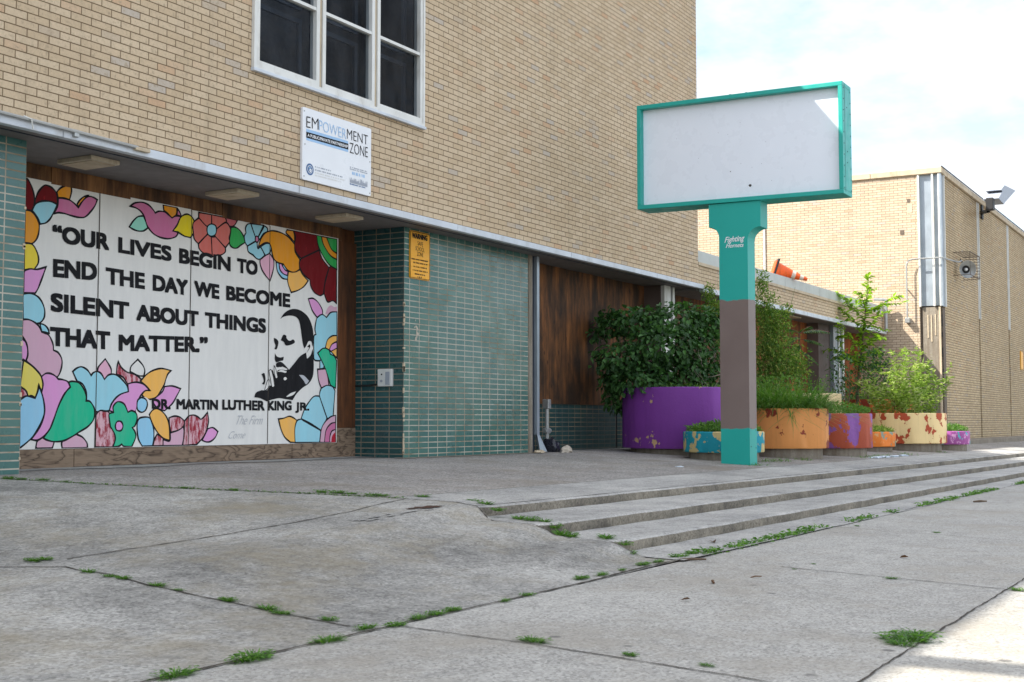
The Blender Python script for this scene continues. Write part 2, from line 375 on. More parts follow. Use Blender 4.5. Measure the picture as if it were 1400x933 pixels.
k = NM('window_glass'); p = k.pos()                    # thin pane: mostly see-through, with a faint wavy reflection and dust
tr = k.n('ShaderNodeBsdfTransparent'); tr.inputs[0].default_value = (.62, .66, .70, 1)
k.col((.30, .31, .32)); k.rough(.05); k.set(Specular_IOR_Level=.5); k.bump(k.noise(k.mp(p, (1, 1, 2.2)), 2.0, 3, .5, 1.8), .02, .35)
k.b.inputs['Base Color'].default_value = (.02, .024, .03, 1)
ms = k.n('ShaderNodeMixShader'); k.l(k.ramp(k.noise(k.mp(p, (1, 1, .5)), 2.2, 6, .65), (.35, .10), (.75, .34)), ms.inputs[0])
k.l(tr.outputs[0], ms.inputs[1]); k.l(k.b.outputs[0], ms.inputs[2]); k.l(ms.outputs[0], k.out.inputs[0]); M['window_glass'] = k.m

k = NM('sign_post_paint'); s = k.sep(k.pos())        # three coats up the post, with brushed wavy borders
wv = k.math('MULTIPLY', k.math('SUBTRACT', k.noise(k.mp(k.pos(), (1, 1, .2)), 6, 3), .5), .09)
z = k.math('ADD', s[2], wv)
teal = k.mix(k.ramp(k.noise(k.pos(), 2.5, 6), (.35, 0), (.7, .3)), hexc(16, 158, 146), hexc(30, 170, 158))
brown = k.mix(k.ramp(k.noise(k.pos(), 2.2, 7), (.35, 0), (.7, .5)), hexc(120, 104, 98), hexc(106, 90, 84))
u = k.ramp(k.math('MULTIPLY', z, .25), (.082, 0), (.0835, 1)); v = k.ramp(k.math('MULTIPLY', z, .25), (.5175, 1), (.519, 0))
cc = k.mix(k.math('MULTIPLY', u, v), teal, brown)
cc = k.mix(k.ramp(k.noise(k.mp(k.pos(), (3, 3, 1)), 6, 8, .7), (.62, 0), (.75, .35)), cc, hexc(70, 66, 62))
k.col(cc); k.rough(.5); k.bump(k.noise(k.pos(), 60, 5, .6), .002, .35); M['sign_post_paint'] = k.m

# ------------------------------------------------------------------ ground heights
def sstep(a, b, t):
    t = min(1.0, max(0.0, (t-a)/(b-a)))
    return t*t*(3-2*t)
def lerp(a, b, t): return a+(b-a)*t
def terrace_z(x, y):
    return -.042*max(0.0, 8.9-y)-.0045*(x-10)*min(1.0, max(0.0, (9.6-y)/4.85))
def step_z(x, k):                       # tread heights below the terrace edge
    return .43-(1, 1.125, 1.254, 1.377)[k]*(.43-terrace_z(x, 4.75))
STEP_Y = (4.75, 4.06, 3.48)
SEAM_Y = 3.02
def walk_z(x, y):
    return -.362-.0048*x+.004*(y-3)
RAMP_EDGE = ((3.0, 7.20), (3.35, 7.26), (3.83, 7.30), (4.2, 7.36), (4.45, 7.45), (4.75, 7.72), (5.08, 7.98), (5.52, 7.90),
             (6.14, 7.66), (7.09, 7.20), (8.52, 6.75), (12.0, 6.2))
def ramp_edge(y):                       # x of the ramp's upper edge at y
    E = RAMP_EDGE
    if y <= E[0][0]: return E[0][1]
    for (a, xa), (b, xb) in zip(E, E[1:]):
        if y <= b: return lerp(xa, xb, (y-a)/(b-a))
    return E[-1][1]
def steps_profile(x, y):
    z = walk_z(x, 3.0)
    for k, w in ((2, 3.42), (1, 4.00), (0, 4.66)):
        z = lerp(z, step_z(x, k), sstep(w-.17, w+.13, y))
    return z
def ramp_z(x, y):
    xe = ramp_edge(y); d = xe-x
    low = walk_z(x, y)
    if y >= 4.75: top = terrace_z(xe, y)
    else: top = lerp(walk_z(xe, 3.0), terrace_z(xe, 4.75), max(0.0, (y-3.0)/1.75))
    tx = 1-sstep(0.0, 5.5, d)*.93
    wy = sstep(2.7, 5.4, y)
    z = low+(top-low)*tx if y >= 4.75 else low+(top-low)*tx*(.35+.65*sstep(3.0, 4.75, y)) + 0*wy
    if y < 4.95:
        z = lerp(steps_profile(x, y)+.008, z, sstep(.05, 1.5, d))
    return z

# ------------------------------------------------------------------ measured layout, in metres
MURAL = [('dred', 1, [(7.816, 2.633, 1), (7.852, 2.603, 0), (7.888, 2.544, 0), (7.912, 2.469, 0), (7.91, 2.389, 0), (7.889, 2.34, 1), (7.816, 2.333, 1)]),
 ('dred', 1,
  [(7.92, 2.405, 1), (7.925, 2.449, 0), (7.958, 2.526, 0), (8.018, 2.59, 0), (8.062, 2.597, 0), (8.116, 2.58, 0), (8.162, 2.536, 0), (8.178, 2.443, 1), (8.112, 2.404, 0), (8.041, 2.376, 0),
   (7.98, 2.385, 0)]),
 ('blue', 1,
  [(7.889, 2.343, 1), (7.927, 2.406, 0), (7.987, 2.44, 0), (8.057, 2.454, 0), (8.119, 2.453, 0), (8.174, 2.439, 1), (8.131, 2.356, 0), (8.093, 2.292, 0), (8.045, 2.25, 0), (7.984, 2.231, 1),
   (7.956, 2.281, 0), (7.929, 2.313, 0)]),
 ('orange', 1, [(8.166, 2.558, 1), (8.206, 2.598, 0), (8.259, 2.626, 0), (8.328, 2.634, 1), (8.334, 2.585, 0), (8.313, 2.504, 1), (8.253, 2.509, 0), (8.181, 2.502, 1)]),
 ('pink2', 1,
  [(8.181, 2.499, 1), (8.235, 2.507, 0), (8.309, 2.503, 0), (8.374, 2.476, 0), (8.417, 2.448, 1), (8.448, 2.498, 0), (8.494, 2.546, 0), (8.541, 2.571, 0), (8.598, 2.569, 0), (8.645, 2.553, 1),
   (8.619, 2.493, 0), (8.564, 2.424, 0), (8.499, 2.367, 0), (8.424, 2.353, 0), (8.331, 2.358, 0), (8.257, 2.366, 0), (8.185, 2.364, 0), (8.136, 2.346, 1), (8.174, 2.421, 0)]),
 ('orange', 1, [(8.406, 2.48, 1), (8.438, 2.522, 0), (8.484, 2.559, 0), (8.531, 2.577, 1), (8.485, 2.533, 0), (8.448, 2.49, 0), (8.421, 2.449, 1)]),
 ('orange', 1, [(7.816, 2.34, 1), (7.877, 2.335, 0), (7.93, 2.299, 0), (7.966, 2.246, 0), (7.974, 2.19, 0), (7.961, 2.116, 0), (7.927, 2.062, 0), (7.876, 2.031, 1), (7.816, 2.034, 1)]),
 ('yellow', 1, [(7.816, 2.038, 1), (7.904, 2.033, 0), (7.963, 1.955, 0), (7.973, 1.877, 0), (7.929, 1.809, 1), (7.816, 1.776, 1)]),
 ('pink', 1, [(7.819, 1.788, 1), (7.883, 1.81, 0), (7.961, 1.813, 0), (8.06, 1.845, 1), (8.04, 1.792, 0), (8.007, 1.71, 0), (7.974, 1.635, 0), (7.945, 1.593, 1), (7.819, 1.586, 1)]),
 ('blue', 1,
  [(7.812, 1.578, 1), (7.889, 1.588, 0), (7.967, 1.57, 0), (8.021, 1.524, 0), (8.054, 1.455, 0), (8.055, 1.391, 0), (8.034, 1.353, 0), (8.005, 1.326, 1), (7.94, 1.311, 0), (7.888, 1.301, 0),
   (7.82, 1.297, 1)]),
 ('blue', 1, [(8.005, 1.323, 1), (8.058, 1.312, 0), (8.098, 1.279, 0), (8.113, 1.24, 1), (8.073, 1.245, 0), (8.029, 1.249, 1)]),
 ('pink', 1, [(7.807, 1.181, 1), (7.859, 1.141, 0), (7.879, 1.079, 0), (7.879, 1.029, 0), (7.863, 0.979, 1), (7.812, 0.984, 1)]),
 ('mauve', 1,
  [(7.815, 1.347, 1), (7.878, 1.35, 0), (7.939, 1.333, 0), (7.992, 1.3, 0), (8.029, 1.245, 1), (8.073, 1.237, 0), (8.109, 1.221, 0), (8.141, 1.178, 0), (8.16, 1.136, 0), (8.166, 1.087, 1),
   (8.22, 1.066, 0), (8.262, 1.01, 0), (8.264, 0.945, 0), (8.243, 0.879, 0), (8.213, 0.838, 1), (8.127, 0.868, 0), (8.04, 0.84, 1), (7.969, 0.906, 0), (7.898, 0.956, 0), (7.863, 0.979, 1),
   (7.881, 1.03, 0), (7.879, 1.079, 0), (7.859, 1.141, 0), (7.814, 1.202, 1)]),
 ('yellow2', 1,
  [(7.836, 0.985, 1), (7.907, 0.946, 0), (7.977, 0.899, 0), (8.027, 0.851, 0), (8.055, 0.787, 0), (8.048, 0.702, 1), (8.025, 0.737, 0), (8.009, 0.765, 1), (7.996, 0.708, 0), (7.971, 0.647, 1),
   (7.928, 0.664, 0), (7.894, 0.656, 1), (7.871, 0.705, 0), (7.806, 0.746, 1)]),
 ('redw', 1, [(7.811, 0.742, 1), (7.862, 0.712, 0), (7.894, 0.663, 1), (7.847, 0.652, 0), (7.805, 0.63, 1)]),
 ('mauve', 1, [(7.993, 0.191, 1), (8.0, 0.241, 0), (8.021, 0.269, 0), (8.064, 0.289, 0), (8.135, 0.267, 0), (8.197, 0.249, 1), (8.181, 0.202, 0), (8.172, 0.188, 1)]),
 ('mauve', 1, [(8.289, 0.187, 1), (8.287, 0.247, 0), (8.368, 0.283, 0), (8.45, 0.315, 1), (8.525, 0.285, 0), (8.578, 0.232, 0), (8.586, 0.184, 1)]),
 ('pinkl', 1, [(8.782, 1.032, 1), (8.822, 0.988, 0), (8.858, 0.937, 0), (8.859, 0.884, 1), (8.778, 0.829, 1), (8.719, 0.872, 0), (8.694, 0.909, 0), (8.702, 0.954, 0)]),
 ('blue', 1,
  [(8.393, 0.899, 1), (8.443, 0.933, 0), (8.498, 0.946, 0), (8.555, 0.926, 0), (8.589, 0.898, 0), (8.613, 0.869, 1), (8.641, 0.896, 0), (8.689, 0.909, 0), (8.737, 0.888, 0), (8.777, 0.836, 1),
   (8.825, 0.879, 0), (8.894, 0.889, 0), (8.964, 0.864, 0), (9.025, 0.82, 0), (9.066, 0.776, 0), (9.084, 0.726, 1), (9.028, 0.683, 0), (8.89, 0.627, 0), (8.845, 0.537, 1), (8.737, 0.529, 0),
   (8.679, 0.528, 0), (8.64, 0.587, 0), (8.563, 0.627, 1), (8.556, 0.719, 0), (8.512, 0.785, 0), (8.446, 0.809, 1)]),
 ('pink', 1,
  [(8.036, 0.84, 1), (8.083, 0.87, 0), (8.136, 0.872, 0), (8.19, 0.852, 0), (8.227, 0.824, 1), (8.281, 0.819, 0), (8.336, 0.802, 0), (8.369, 0.755, 1), (8.302, 0.692, 0), (8.259, 0.619, 0),
   (8.217, 0.532, 0), (8.183, 0.446, 0), (8.15, 0.374, 0), (8.081, 0.303, 0), (8.012, 0.265, 0), (7.939, 0.27, 1), (8.01, 0.354, 0), (8.06, 0.439, 0), (8.082, 0.524, 0), (8.068, 0.617, 0),
   (8.044, 0.694, 1), (8.055, 0.773, 0)]),
 ('blue2', 1,
  [(7.807, 0.627, 1), (7.872, 0.659, 0), (7.932, 0.653, 0), (7.971, 0.645, 1), (8.0, 0.701, 0), (8.009, 0.761, 1), (8.04, 0.694, 0), (8.068, 0.617, 0), (8.079, 0.524, 0), (8.051, 0.439, 0),
   (8.001, 0.354, 0), (7.934, 0.277, 0), (7.811, 0.191, 1)]),
 ('green', 1,
  [(8.345, 0.799, 1), (8.4, 0.807, 0), (8.474, 0.791, 0), (8.532, 0.733, 0), (8.557, 0.675, 0), (8.558, 0.627, 1), (8.601, 0.624, 0), (8.64, 0.587, 0), (8.665, 0.535, 0), (8.653, 0.454, 0),
   (8.588, 0.387, 0), (8.486, 0.336, 0), (8.386, 0.286, 0), (8.296, 0.254, 0), (8.189, 0.249, 0), (8.117, 0.264, 0), (8.073, 0.282, 1), (8.141, 0.36, 0), (8.183, 0.446, 0), (8.225, 0.547, 0),
   (8.268, 0.634, 0), (8.32, 0.707, 0), (8.369, 0.752, 1)]),
 ('redw', 1,
  [(8.947, 1.016, 1), (8.986, 0.959, 0), (9.065, 0.914, 0), (9.165, 0.895, 0), (9.253, 0.849, 1), (9.232, 0.816, 0), (9.139, 0.803, 0), (9.075, 0.791, 1), (9.01, 0.864, 0), (8.925, 0.888, 1),
   (8.931, 0.957, 0)]),
 ('white', 1, [(9.198, 1.045, 1), (9.264, 0.991, 0), (9.292, 0.938, 0), (9.281, 0.883, 1), (9.209, 0.886, 0), (9.1, 0.92, 1), (9.113, 0.975, 0)]),
 ('pink', 1,
  [(9.566, 0.786, 1), (9.672, 0.794, 0), (9.789, 0.769, 1), (9.736, 0.695, 0), (9.676, 0.616, 0), (9.571, 0.542, 1), (9.465, 0.569, 0), (9.404, 0.645, 0), (9.463, 0.685, 0), (9.537, 0.736, 0)]),
 ('lorange', 1,
  [(9.239, 0.833, 1), (9.31, 0.895, 0), (9.397, 0.941, 0), (9.516, 0.967, 0), (9.653, 0.95, 1), (9.608, 0.915, 0), (9.579, 0.859, 0), (9.558, 0.803, 0), (9.507, 0.735, 0), (9.455, 0.679, 0),
   (9.389, 0.656, 0), (9.316, 0.66, 0), (9.257, 0.697, 1), (9.299, 0.736, 0), (9.365, 0.743, 1), (9.313, 0.786, 0)]),
 ('pink', 1,
  [(8.844, 0.537, 1), (8.89, 0.627, 0), (8.972, 0.692, 0), (9.084, 0.726, 1), (9.075, 0.78, 0), (9.082, 0.802, 0), (9.181, 0.82, 0), (9.268, 0.806, 0), (9.328, 0.77, 0), (9.365, 0.743, 1),
   (9.299, 0.736, 0), (9.242, 0.686, 0), (9.208, 0.621, 0), (9.188, 0.534, 1), (9.103, 0.512, 0), (9.061, 0.512, 0), (8.963, 0.511, 0)]),
 ('white', 0, [(9.243, 0.665, 0), (9.33, 0.666, 0), (9.39, 0.612, 0), (9.392, 0.558, 0), (9.349, 0.492, 0), (9.276, 0.47, 0), (9.204, 0.491, 0), (9.188, 0.545, 0)]),
 ('blue2', 1, [(9.257, 0.67, 0), (9.316, 0.649, 0), (9.335, 0.601, 0), (9.311, 0.546, 0), (9.261, 0.524, 0), (9.21, 0.545, 0), (9.198, 0.588, 0), (9.207, 0.642, 0)]),
 ('redw', 1,
  [(8.68, 0.498, 1), (8.727, 0.536, 0), (8.785, 0.533, 0), (8.839, 0.522, 0), (8.855, 0.454, 0), (8.867, 0.379, 0), (8.913, 0.333, 0), (8.929, 0.265, 0), (8.892, 0.187, 1), (8.678, 0.19, 1)]),
 ('green', 1,
  [(8.9, 0.522, 1), (8.892, 0.574, 0), (8.932, 0.617, 0), (8.981, 0.623, 0), (9.037, 0.597, 0), (9.082, 0.523, 1), (9.131, 0.539, 0), (9.189, 0.513, 0), (9.202, 0.459, 0), (9.177, 0.394, 0),
   (9.142, 0.373, 1), (9.179, 0.33, 0), (9.187, 0.276, 0), (9.139, 0.185, 1), (9.04, 0.192, 0), (9.009, 0.214, 1), (8.97, 0.193, 0), (8.901, 0.189, 1), (8.927, 0.268, 0), (8.905, 0.331, 0),
   (8.862, 0.384, 1), (8.846, 0.458, 0), (8.845, 0.505, 0)]),
 ('pink', 1, [(8.971, 0.437, 0), (9.004, 0.426, 0), (9.021, 0.389, 0), (9.006, 0.352, 0), (8.974, 0.342, 0), (8.939, 0.352, 0), (8.924, 0.389, 0), (8.94, 0.427, 0)]),
 ('blue2', 1,
  [(9.247, 0.47, 0), (9.349, 0.475, 0), (9.394, 0.437, 0), (9.426, 0.35, 0), (9.428, 0.262, 0), (9.415, 0.188, 1), (9.276, 0.19, 1), (9.223, 0.265, 0), (9.204, 0.373, 0), (9.212, 0.437, 0)]),
 ('redw', 1, [(9.472, 0.306, 1), (9.555, 0.261, 0), (9.557, 0.189, 1), (9.422, 0.191, 1), (9.436, 0.251, 0)]),
 ('mauve', 1, [(9.555, 0.25, 1), (9.646, 0.238, 0), (9.652, 0.326, 1), (9.744, 0.354, 0), (9.836, 0.381, 1), (9.85, 0.303, 0), (9.825, 0.186, 1), (9.557, 0.189, 1)]),
 ('redw', 1, [(9.634, 0.471, 1), (9.71, 0.488, 0), (9.787, 0.477, 0), (9.851, 0.438, 1), (9.844, 0.393, 0), (9.775, 0.348, 0), (9.66, 0.321, 1), (9.643, 0.393, 0)]),
 ('redw', 1,
  [(9.851, 0.438, 1), (9.912, 0.488, 0), (9.976, 0.5, 0), (10.04, 0.483, 0), (10.089, 0.455, 1), (10.137, 0.484, 0), (10.185, 0.53, 1), (10.203, 0.438, 0), (10.165, 0.323, 0), (10.109, 0.255, 0),
   (10.03, 0.193, 1), (9.833, 0.188, 1), (9.846, 0.303, 0)]),
 ('lorange', 1,
  [(9.363, 0.503, 1), (9.407, 0.547, 0), (9.466, 0.564, 0), (9.541, 0.531, 0), (9.603, 0.471, 0), (9.635, 0.393, 0), (9.646, 0.243, 1), (9.563, 0.261, 0), (9.486, 0.317, 0), (9.418, 0.394, 0),
   (9.387, 0.448, 0)]),
 ('pink', 1, [(10.194, 0.358, 1), (10.271, 0.368, 0), (10.345, 0.327, 1), (10.308, 0.267, 0), (10.24, 0.225, 0), (10.171, 0.22, 0), (10.111, 0.239, 1)]),
 ('mint', 1, [(9.055, 2.345, 1), (9.105, 2.41, 0), (9.165, 2.461, 0), (9.238, 2.479, 1), (9.271, 2.424, 0), (9.298, 2.365, 1), (9.241, 2.33, 0), (9.169, 2.32, 0), (9.107, 2.328, 0)]),
 ('orange', 1, [(9.501, 2.629, 1), (9.693, 2.63, 1), (9.694, 2.578, 0), (9.673, 2.535, 1), (9.629, 2.501, 1), (9.568, 2.553, 0), (9.513, 2.573, 1)]),
 ('pink2', 1, [(9.707, 2.619, 1), (9.732, 2.592, 0), (9.761, 2.551, 1), (9.694, 2.55, 1)]),
 ('pink2', 1,
  [(9.06, 2.552, 1), (9.121, 2.592, 0), (9.214, 2.613, 0), (9.298, 2.602, 0), (9.362, 2.564, 0), (9.395, 2.532, 1), (9.448, 2.556, 0), (9.524, 2.559, 0), (9.579, 2.538, 0), (9.629, 2.513, 1),
   (9.678, 2.54, 0), (9.745, 2.545, 0), (9.767, 2.532, 1), (9.702, 2.45, 0), (9.643, 2.381, 1), (9.721, 2.375, 1), (9.683, 2.326, 0), (9.584, 2.293, 0), (9.476, 2.292, 0), (9.39, 2.313, 0),
   (9.325, 2.352, 0), (9.282, 2.402, 0), (9.248, 2.476, 0), (9.195, 2.524, 0), (9.132, 2.546, 0)]),
 ('yellow3', 1,
  [(9.643, 2.381, 1), (9.702, 2.45, 0), (9.745, 2.529, 0), (9.8, 2.569, 0), (9.857, 2.581, 0), (9.914, 2.56, 0), (9.944, 2.515, 0), (9.922, 2.454, 0), (9.935, 2.398, 0), (9.896, 2.344, 1),
   (9.805, 2.349, 0), (9.715, 2.378, 1)]),
 ('salmon2', 1, [(10.415, 2.625, 1), (10.605, 2.624, 1), (10.56, 2.562, 0), (10.491, 2.537, 0), (10.422, 2.572, 1)]),
 ('salmon', 1, [(10.012, 2.567, 1), (10.139, 2.491, 0), (10.146, 2.414, 0), (10.012, 2.292, 1), (9.952, 2.336, 0), (9.932, 2.418, 0), (9.933, 2.502, 0)]),
 ('salmon', 1, [(10.011, 2.625, 1), (10.203, 2.627, 1), (10.205, 2.523, 1), (10.133, 2.494, 0), (10.012, 2.567, 1)]),
 ('salmon', 1, [(10.203, 2.627, 1), (10.415, 2.625, 1), (10.422, 2.572, 0), (10.283, 2.486, 0), (10.205, 2.523, 1)]),
 ('salmon', 1, [(10.283, 2.486, 1), (10.416, 2.571, 0), (10.48, 2.536, 0), (10.498, 2.482, 0), (10.477, 2.408, 0), (10.483, 2.369, 0), (10.421, 2.298, 1), (10.268, 2.398, 0)]),
 ('salmon', 1, [(10.268, 2.398, 1), (10.421, 2.298, 1), (10.417, 2.25, 0), (10.35, 2.211, 0), (10.294, 2.205, 0), (10.222, 2.181, 1), (10.201, 2.39, 1)]),
 ('salmon', 1, [(10.201, 2.39, 1), (10.222, 2.181, 1), (10.118, 2.193, 0), (10.03, 2.237, 0), (10.012, 2.292, 1), (10.146, 2.406, 0)]),
 ('blue', 1, [(10.205, 2.527, 0), (10.265, 2.515, 0), (10.28, 2.47, 0), (10.262, 2.421, 0), (10.208, 2.394, 0), (10.157, 2.407, 0), (10.136, 2.452, 0), (10.15, 2.5, 0)]),
 ('green2', 1,
  [(10.504, 2.532, 1), (10.57, 2.541, 0), (10.646, 2.514, 0), (10.707, 2.455, 0), (10.738, 2.396, 1), (10.664, 2.356, 0), (10.604, 2.318, 0), (10.545, 2.311, 0), (10.493, 2.336, 0),
   (10.484, 2.386, 0), (10.497, 2.47, 0)]),
 ('pinkl', 1, [(11.136, 2.322, 1), (11.201, 2.26, 0), (11.211, 2.186, 0), (11.188, 2.099, 0), (11.15, 2.01, 1), (11.07, 2.066, 0), (11.005, 2.133, 0), (10.98, 2.225, 0), (11.066, 2.288, 1)]),
 ('blue', 1, [(10.818, 2.613, 1), (11.028, 2.622, 1), (10.944, 2.484, 0), (10.898, 2.473, 1)]),
 ('blue', 1, [(10.818, 2.613, 1), (10.765, 2.597, 0), (10.735, 2.552, 0), (10.744, 2.501, 1), (10.715, 2.456, 0), (10.731, 2.395, 0), (10.77, 2.358, 1), (10.899, 2.426, 0), (10.898, 2.468, 1)]),
 ('blue', 1, [(11.044, 2.618, 1), (11.092, 2.598, 0), (11.092, 2.561, 0), (11.03, 2.527, 0), (10.968, 2.456, 0), (10.945, 2.479, 1)]),
 ('blue', 1,
  [(10.77, 2.358, 1), (10.786, 2.298, 0), (10.863, 2.27, 1), (10.926, 2.235, 0), (10.988, 2.239, 0), (11.058, 2.287, 1), (10.986, 2.368, 0), (10.939, 2.352, 0), (10.922, 2.418, 0),
   (10.899, 2.426, 1)]),
 ('blue', 1, [(10.985, 2.373, 1), (11.063, 2.42, 0), (11.127, 2.427, 0), (11.159, 2.383, 0), (11.136, 2.322, 0), (11.066, 2.288, 1)]),
 ('pink2', 1, [(10.921, 2.487, 0), (10.945, 2.474, 0), (10.953, 2.454, 0), (10.941, 2.426, 0), (10.919, 2.418, 0), (10.899, 2.428, 0), (10.894, 2.455, 0), (10.903, 2.477, 0)]),
 ('lorange', 1,
  [(11.456, 2.147, 1), (11.555, 2.168, 0), (11.673, 2.186, 1), (11.724, 2.13, 0), (11.82, 2.074, 1), (11.743, 2.0, 0), (11.643, 1.948, 0), (11.518, 1.91, 1), (11.466, 1.997, 0), (11.449, 2.071, 0)]),
 ('blue2', 1, [(11.25, 2.223, 1), (11.306, 2.25, 0), (11.405, 2.223, 0), (11.464, 2.143, 1), (11.449, 2.055, 1), (11.359, 2.062, 0), (11.276, 2.129, 0)]),
 ('pink', 1, [(11.299, 2.228, 1), (11.356, 2.218, 0), (11.456, 2.142, 1), (11.448, 2.098, 1), (11.374, 2.112, 0), (11.316, 2.155, 0)]),
 ('blue2', 1, [(11.348, 2.217, 1), (11.405, 2.207, 0), (11.459, 2.148, 1), (11.406, 2.158, 0), (11.373, 2.187, 0)]),
 ('orange', 1, [(11.431, 2.623, 1), (11.539, 2.627, 1), (11.565, 2.572, 0), (11.566, 2.496, 1), (11.482, 2.551, 0), (11.415, 2.586, 0)]),
 ('orange', 1,
  [(10.947, 2.369, 1), (10.984, 2.458, 0), (11.046, 2.529, 0), (11.14, 2.572, 0), (11.252, 2.582, 0), (11.366, 2.569, 0), (11.466, 2.538, 0), (11.567, 2.474, 1), (11.577, 2.388, 0), (11.662, 2.31, 1),
   (11.655, 2.244, 0), (11.664, 2.19, 1), (11.589, 2.155, 0), (11.505, 2.147, 0), (11.439, 2.167, 0), (11.372, 2.225, 1), (11.291, 2.227, 0), (11.226, 2.252, 0), (11.184, 2.311, 0),
   (11.159, 2.394, 0), (11.126, 2.432, 0), (11.047, 2.423, 0)]),
 ('dred', 1, [(11.548, 2.63, 1), (11.968, 2.631, 1), (11.986, 2.547, 0), (12.014, 2.461, 1), (11.687, 2.319, 1), (11.593, 2.39, 0), (11.567, 2.474, 0), (11.582, 2.564, 0)]),
 ('dred', 1,
  [(11.688, 2.318, 1), (12.014, 2.455, 1), (12.081, 2.357, 0), (12.207, 2.269, 1), (12.14, 2.114, 0), (12.113, 2.007, 0), (12.107, 1.945, 1), (12.039, 1.918, 0), (11.936, 1.948, 0),
   (11.867, 2.019, 0), (11.853, 2.087, 1), (11.732, 2.143, 0), (11.664, 2.222, 0), (11.657, 2.272, 0)]),
 ('dred', 1, [(12.207, 2.269, 1), (12.353, 2.338, 1), (12.357, 1.852, 1), (12.283, 1.877, 0), (12.185, 1.856, 0), (12.121, 1.946, 1), (12.127, 2.051, 0)]),
 ('green2', 1, [(11.968, 2.631, 1), (12.353, 2.633, 1), (12.359, 2.261, 1), (12.213, 2.303, 0), (12.086, 2.402, 0), (11.996, 2.514, 0)]),
 ('orange', 1, [(12.056, 2.626, 1), (12.354, 2.63, 1), (12.357, 2.381, 1), (12.229, 2.418, 0), (12.102, 2.527, 0)]),
 ('green2', 1, [(12.154, 2.626, 1), (12.354, 2.629, 1), (12.356, 2.454, 1), (12.246, 2.499, 0)]),
 ('mauve', 0, [(12.145, 1.706, 1), (12.186, 1.781, 0), (12.248, 1.819, 0), (12.312, 1.804, 0), (12.365, 1.815, 1), (12.366, 1.735, 1)]),
 ('pink', 1, [(11.826, 1.863, 1), (11.917, 1.874, 0), (12.009, 1.833, 0), (12.082, 1.76, 0), (12.094, 1.703, 1), (11.991, 1.656, 1), (11.899, 1.734, 0)]),
 ('blue', 1,
  [(11.991, 1.656, 1), (12.083, 1.698, 0), (12.167, 1.669, 1), (12.25, 1.734, 0), (12.366, 1.749, 1), (12.374, 1.201, 1), (12.257, 1.222, 0), (12.05, 1.148, 1), (11.948, 1.157, 0), (11.936, 1.259, 0),
   (11.934, 1.427, 0), (11.974, 1.455, 1), (11.953, 1.518, 0), (11.972, 1.61, 0)]),
 ('blue', 1, [(12.05, 1.148, 1), (12.132, 1.204, 0), (12.124, 1.06, 1), (12.052, 1.051, 1)]),
 ('lorange', 1, [(12.151, 1.309, 1), (12.191, 1.402, 0), (12.275, 1.453, 0), (12.37, 1.465, 1), (12.371, 1.372, 1), (12.246, 1.268, 1)]),
 ('pink', 1, [(12.224, 1.286, 1), (12.276, 1.354, 0), (12.371, 1.392, 1), (12.372, 1.306, 1), (12.277, 1.26, 1)]), ('lorange', 1, [(12.256, 1.268, 1), (12.372, 1.313, 1), (12.374, 1.194, 1)]),
 ('green', 1,
  [(12.008, 1.237, 1), (12.11, 1.298, 0), (12.214, 1.286, 0), (12.247, 1.235, 1), (12.32, 1.212, 0), (12.368, 1.161, 1), (12.354, 0.832, 1), (12.255, 0.865, 1), (12.19, 0.993, 0),
   (12.127, 1.095, 0)]),
 ('mauve', 1, [(12.008, 1.046, 1), (12.158, 1.057, 1), (12.204, 0.953, 0), (12.223, 0.864, 1), (12.134, 0.845, 0), (12.081, 0.827, 1), (12.027, 0.925, 0)]),
 ('lorange', 1,
  [(11.32, 0.461, 1), (11.409, 0.471, 0), (11.507, 0.493, 0), (11.59, 0.472, 0), (11.649, 0.44, 1), (11.617, 0.343, 0), (11.619, 0.195, 1), (11.528, 0.199, 1), (11.429, 0.259, 0),
   (11.362, 0.355, 0)]),
 ('blue', 1,
  [(12.081, 0.827, 1), (12.187, 0.861, 0), (12.295, 0.849, 0), (12.341, 0.799, 1), (12.325, 0.653, 0), (12.309, 0.474, 1), (12.184, 0.473, 1), (12.102, 0.617, 0), (12.047, 0.732, 1),
   (12.056, 0.782, 0)]),
 ('blue', 1, [(12.047, 0.732, 1), (11.943, 0.725, 0), (11.841, 0.647, 0), (11.773, 0.57, 0), (11.716, 0.467, 1), (11.896, 0.407, 0), (12.089, 0.329, 1), (12.193, 0.473, 1)]),
 ('blue', 1, [(11.716, 0.461, 1), (11.641, 0.44, 0), (11.605, 0.343, 0), (11.614, 0.192, 1), (12.091, 0.186, 1), (12.071, 0.329, 1)]),
 ('mauve', 1, [(12.358, 0.507, 1), (12.264, 0.49, 0), (12.158, 0.429, 0), (12.088, 0.34, 0), (12.059, 0.186, 1), (12.359, 0.182, 1)]),
 ('pink2', 1, [(12.359, 0.423, 1), (12.265, 0.406, 0), (12.177, 0.329, 0), (12.147, 0.185, 1), (12.359, 0.182, 1)]),
 ('mauve', 1, [(12.358, 0.339, 1), (12.285, 0.317, 0), (12.25, 0.25, 0), (12.25, 0.184, 1), (12.359, 0.182, 1)]),
 ('redd', 0, [(12.357, 0.311, 1), (12.294, 0.261, 0), (12.277, 0.183, 1), (12.357, 0.182, 1)])]
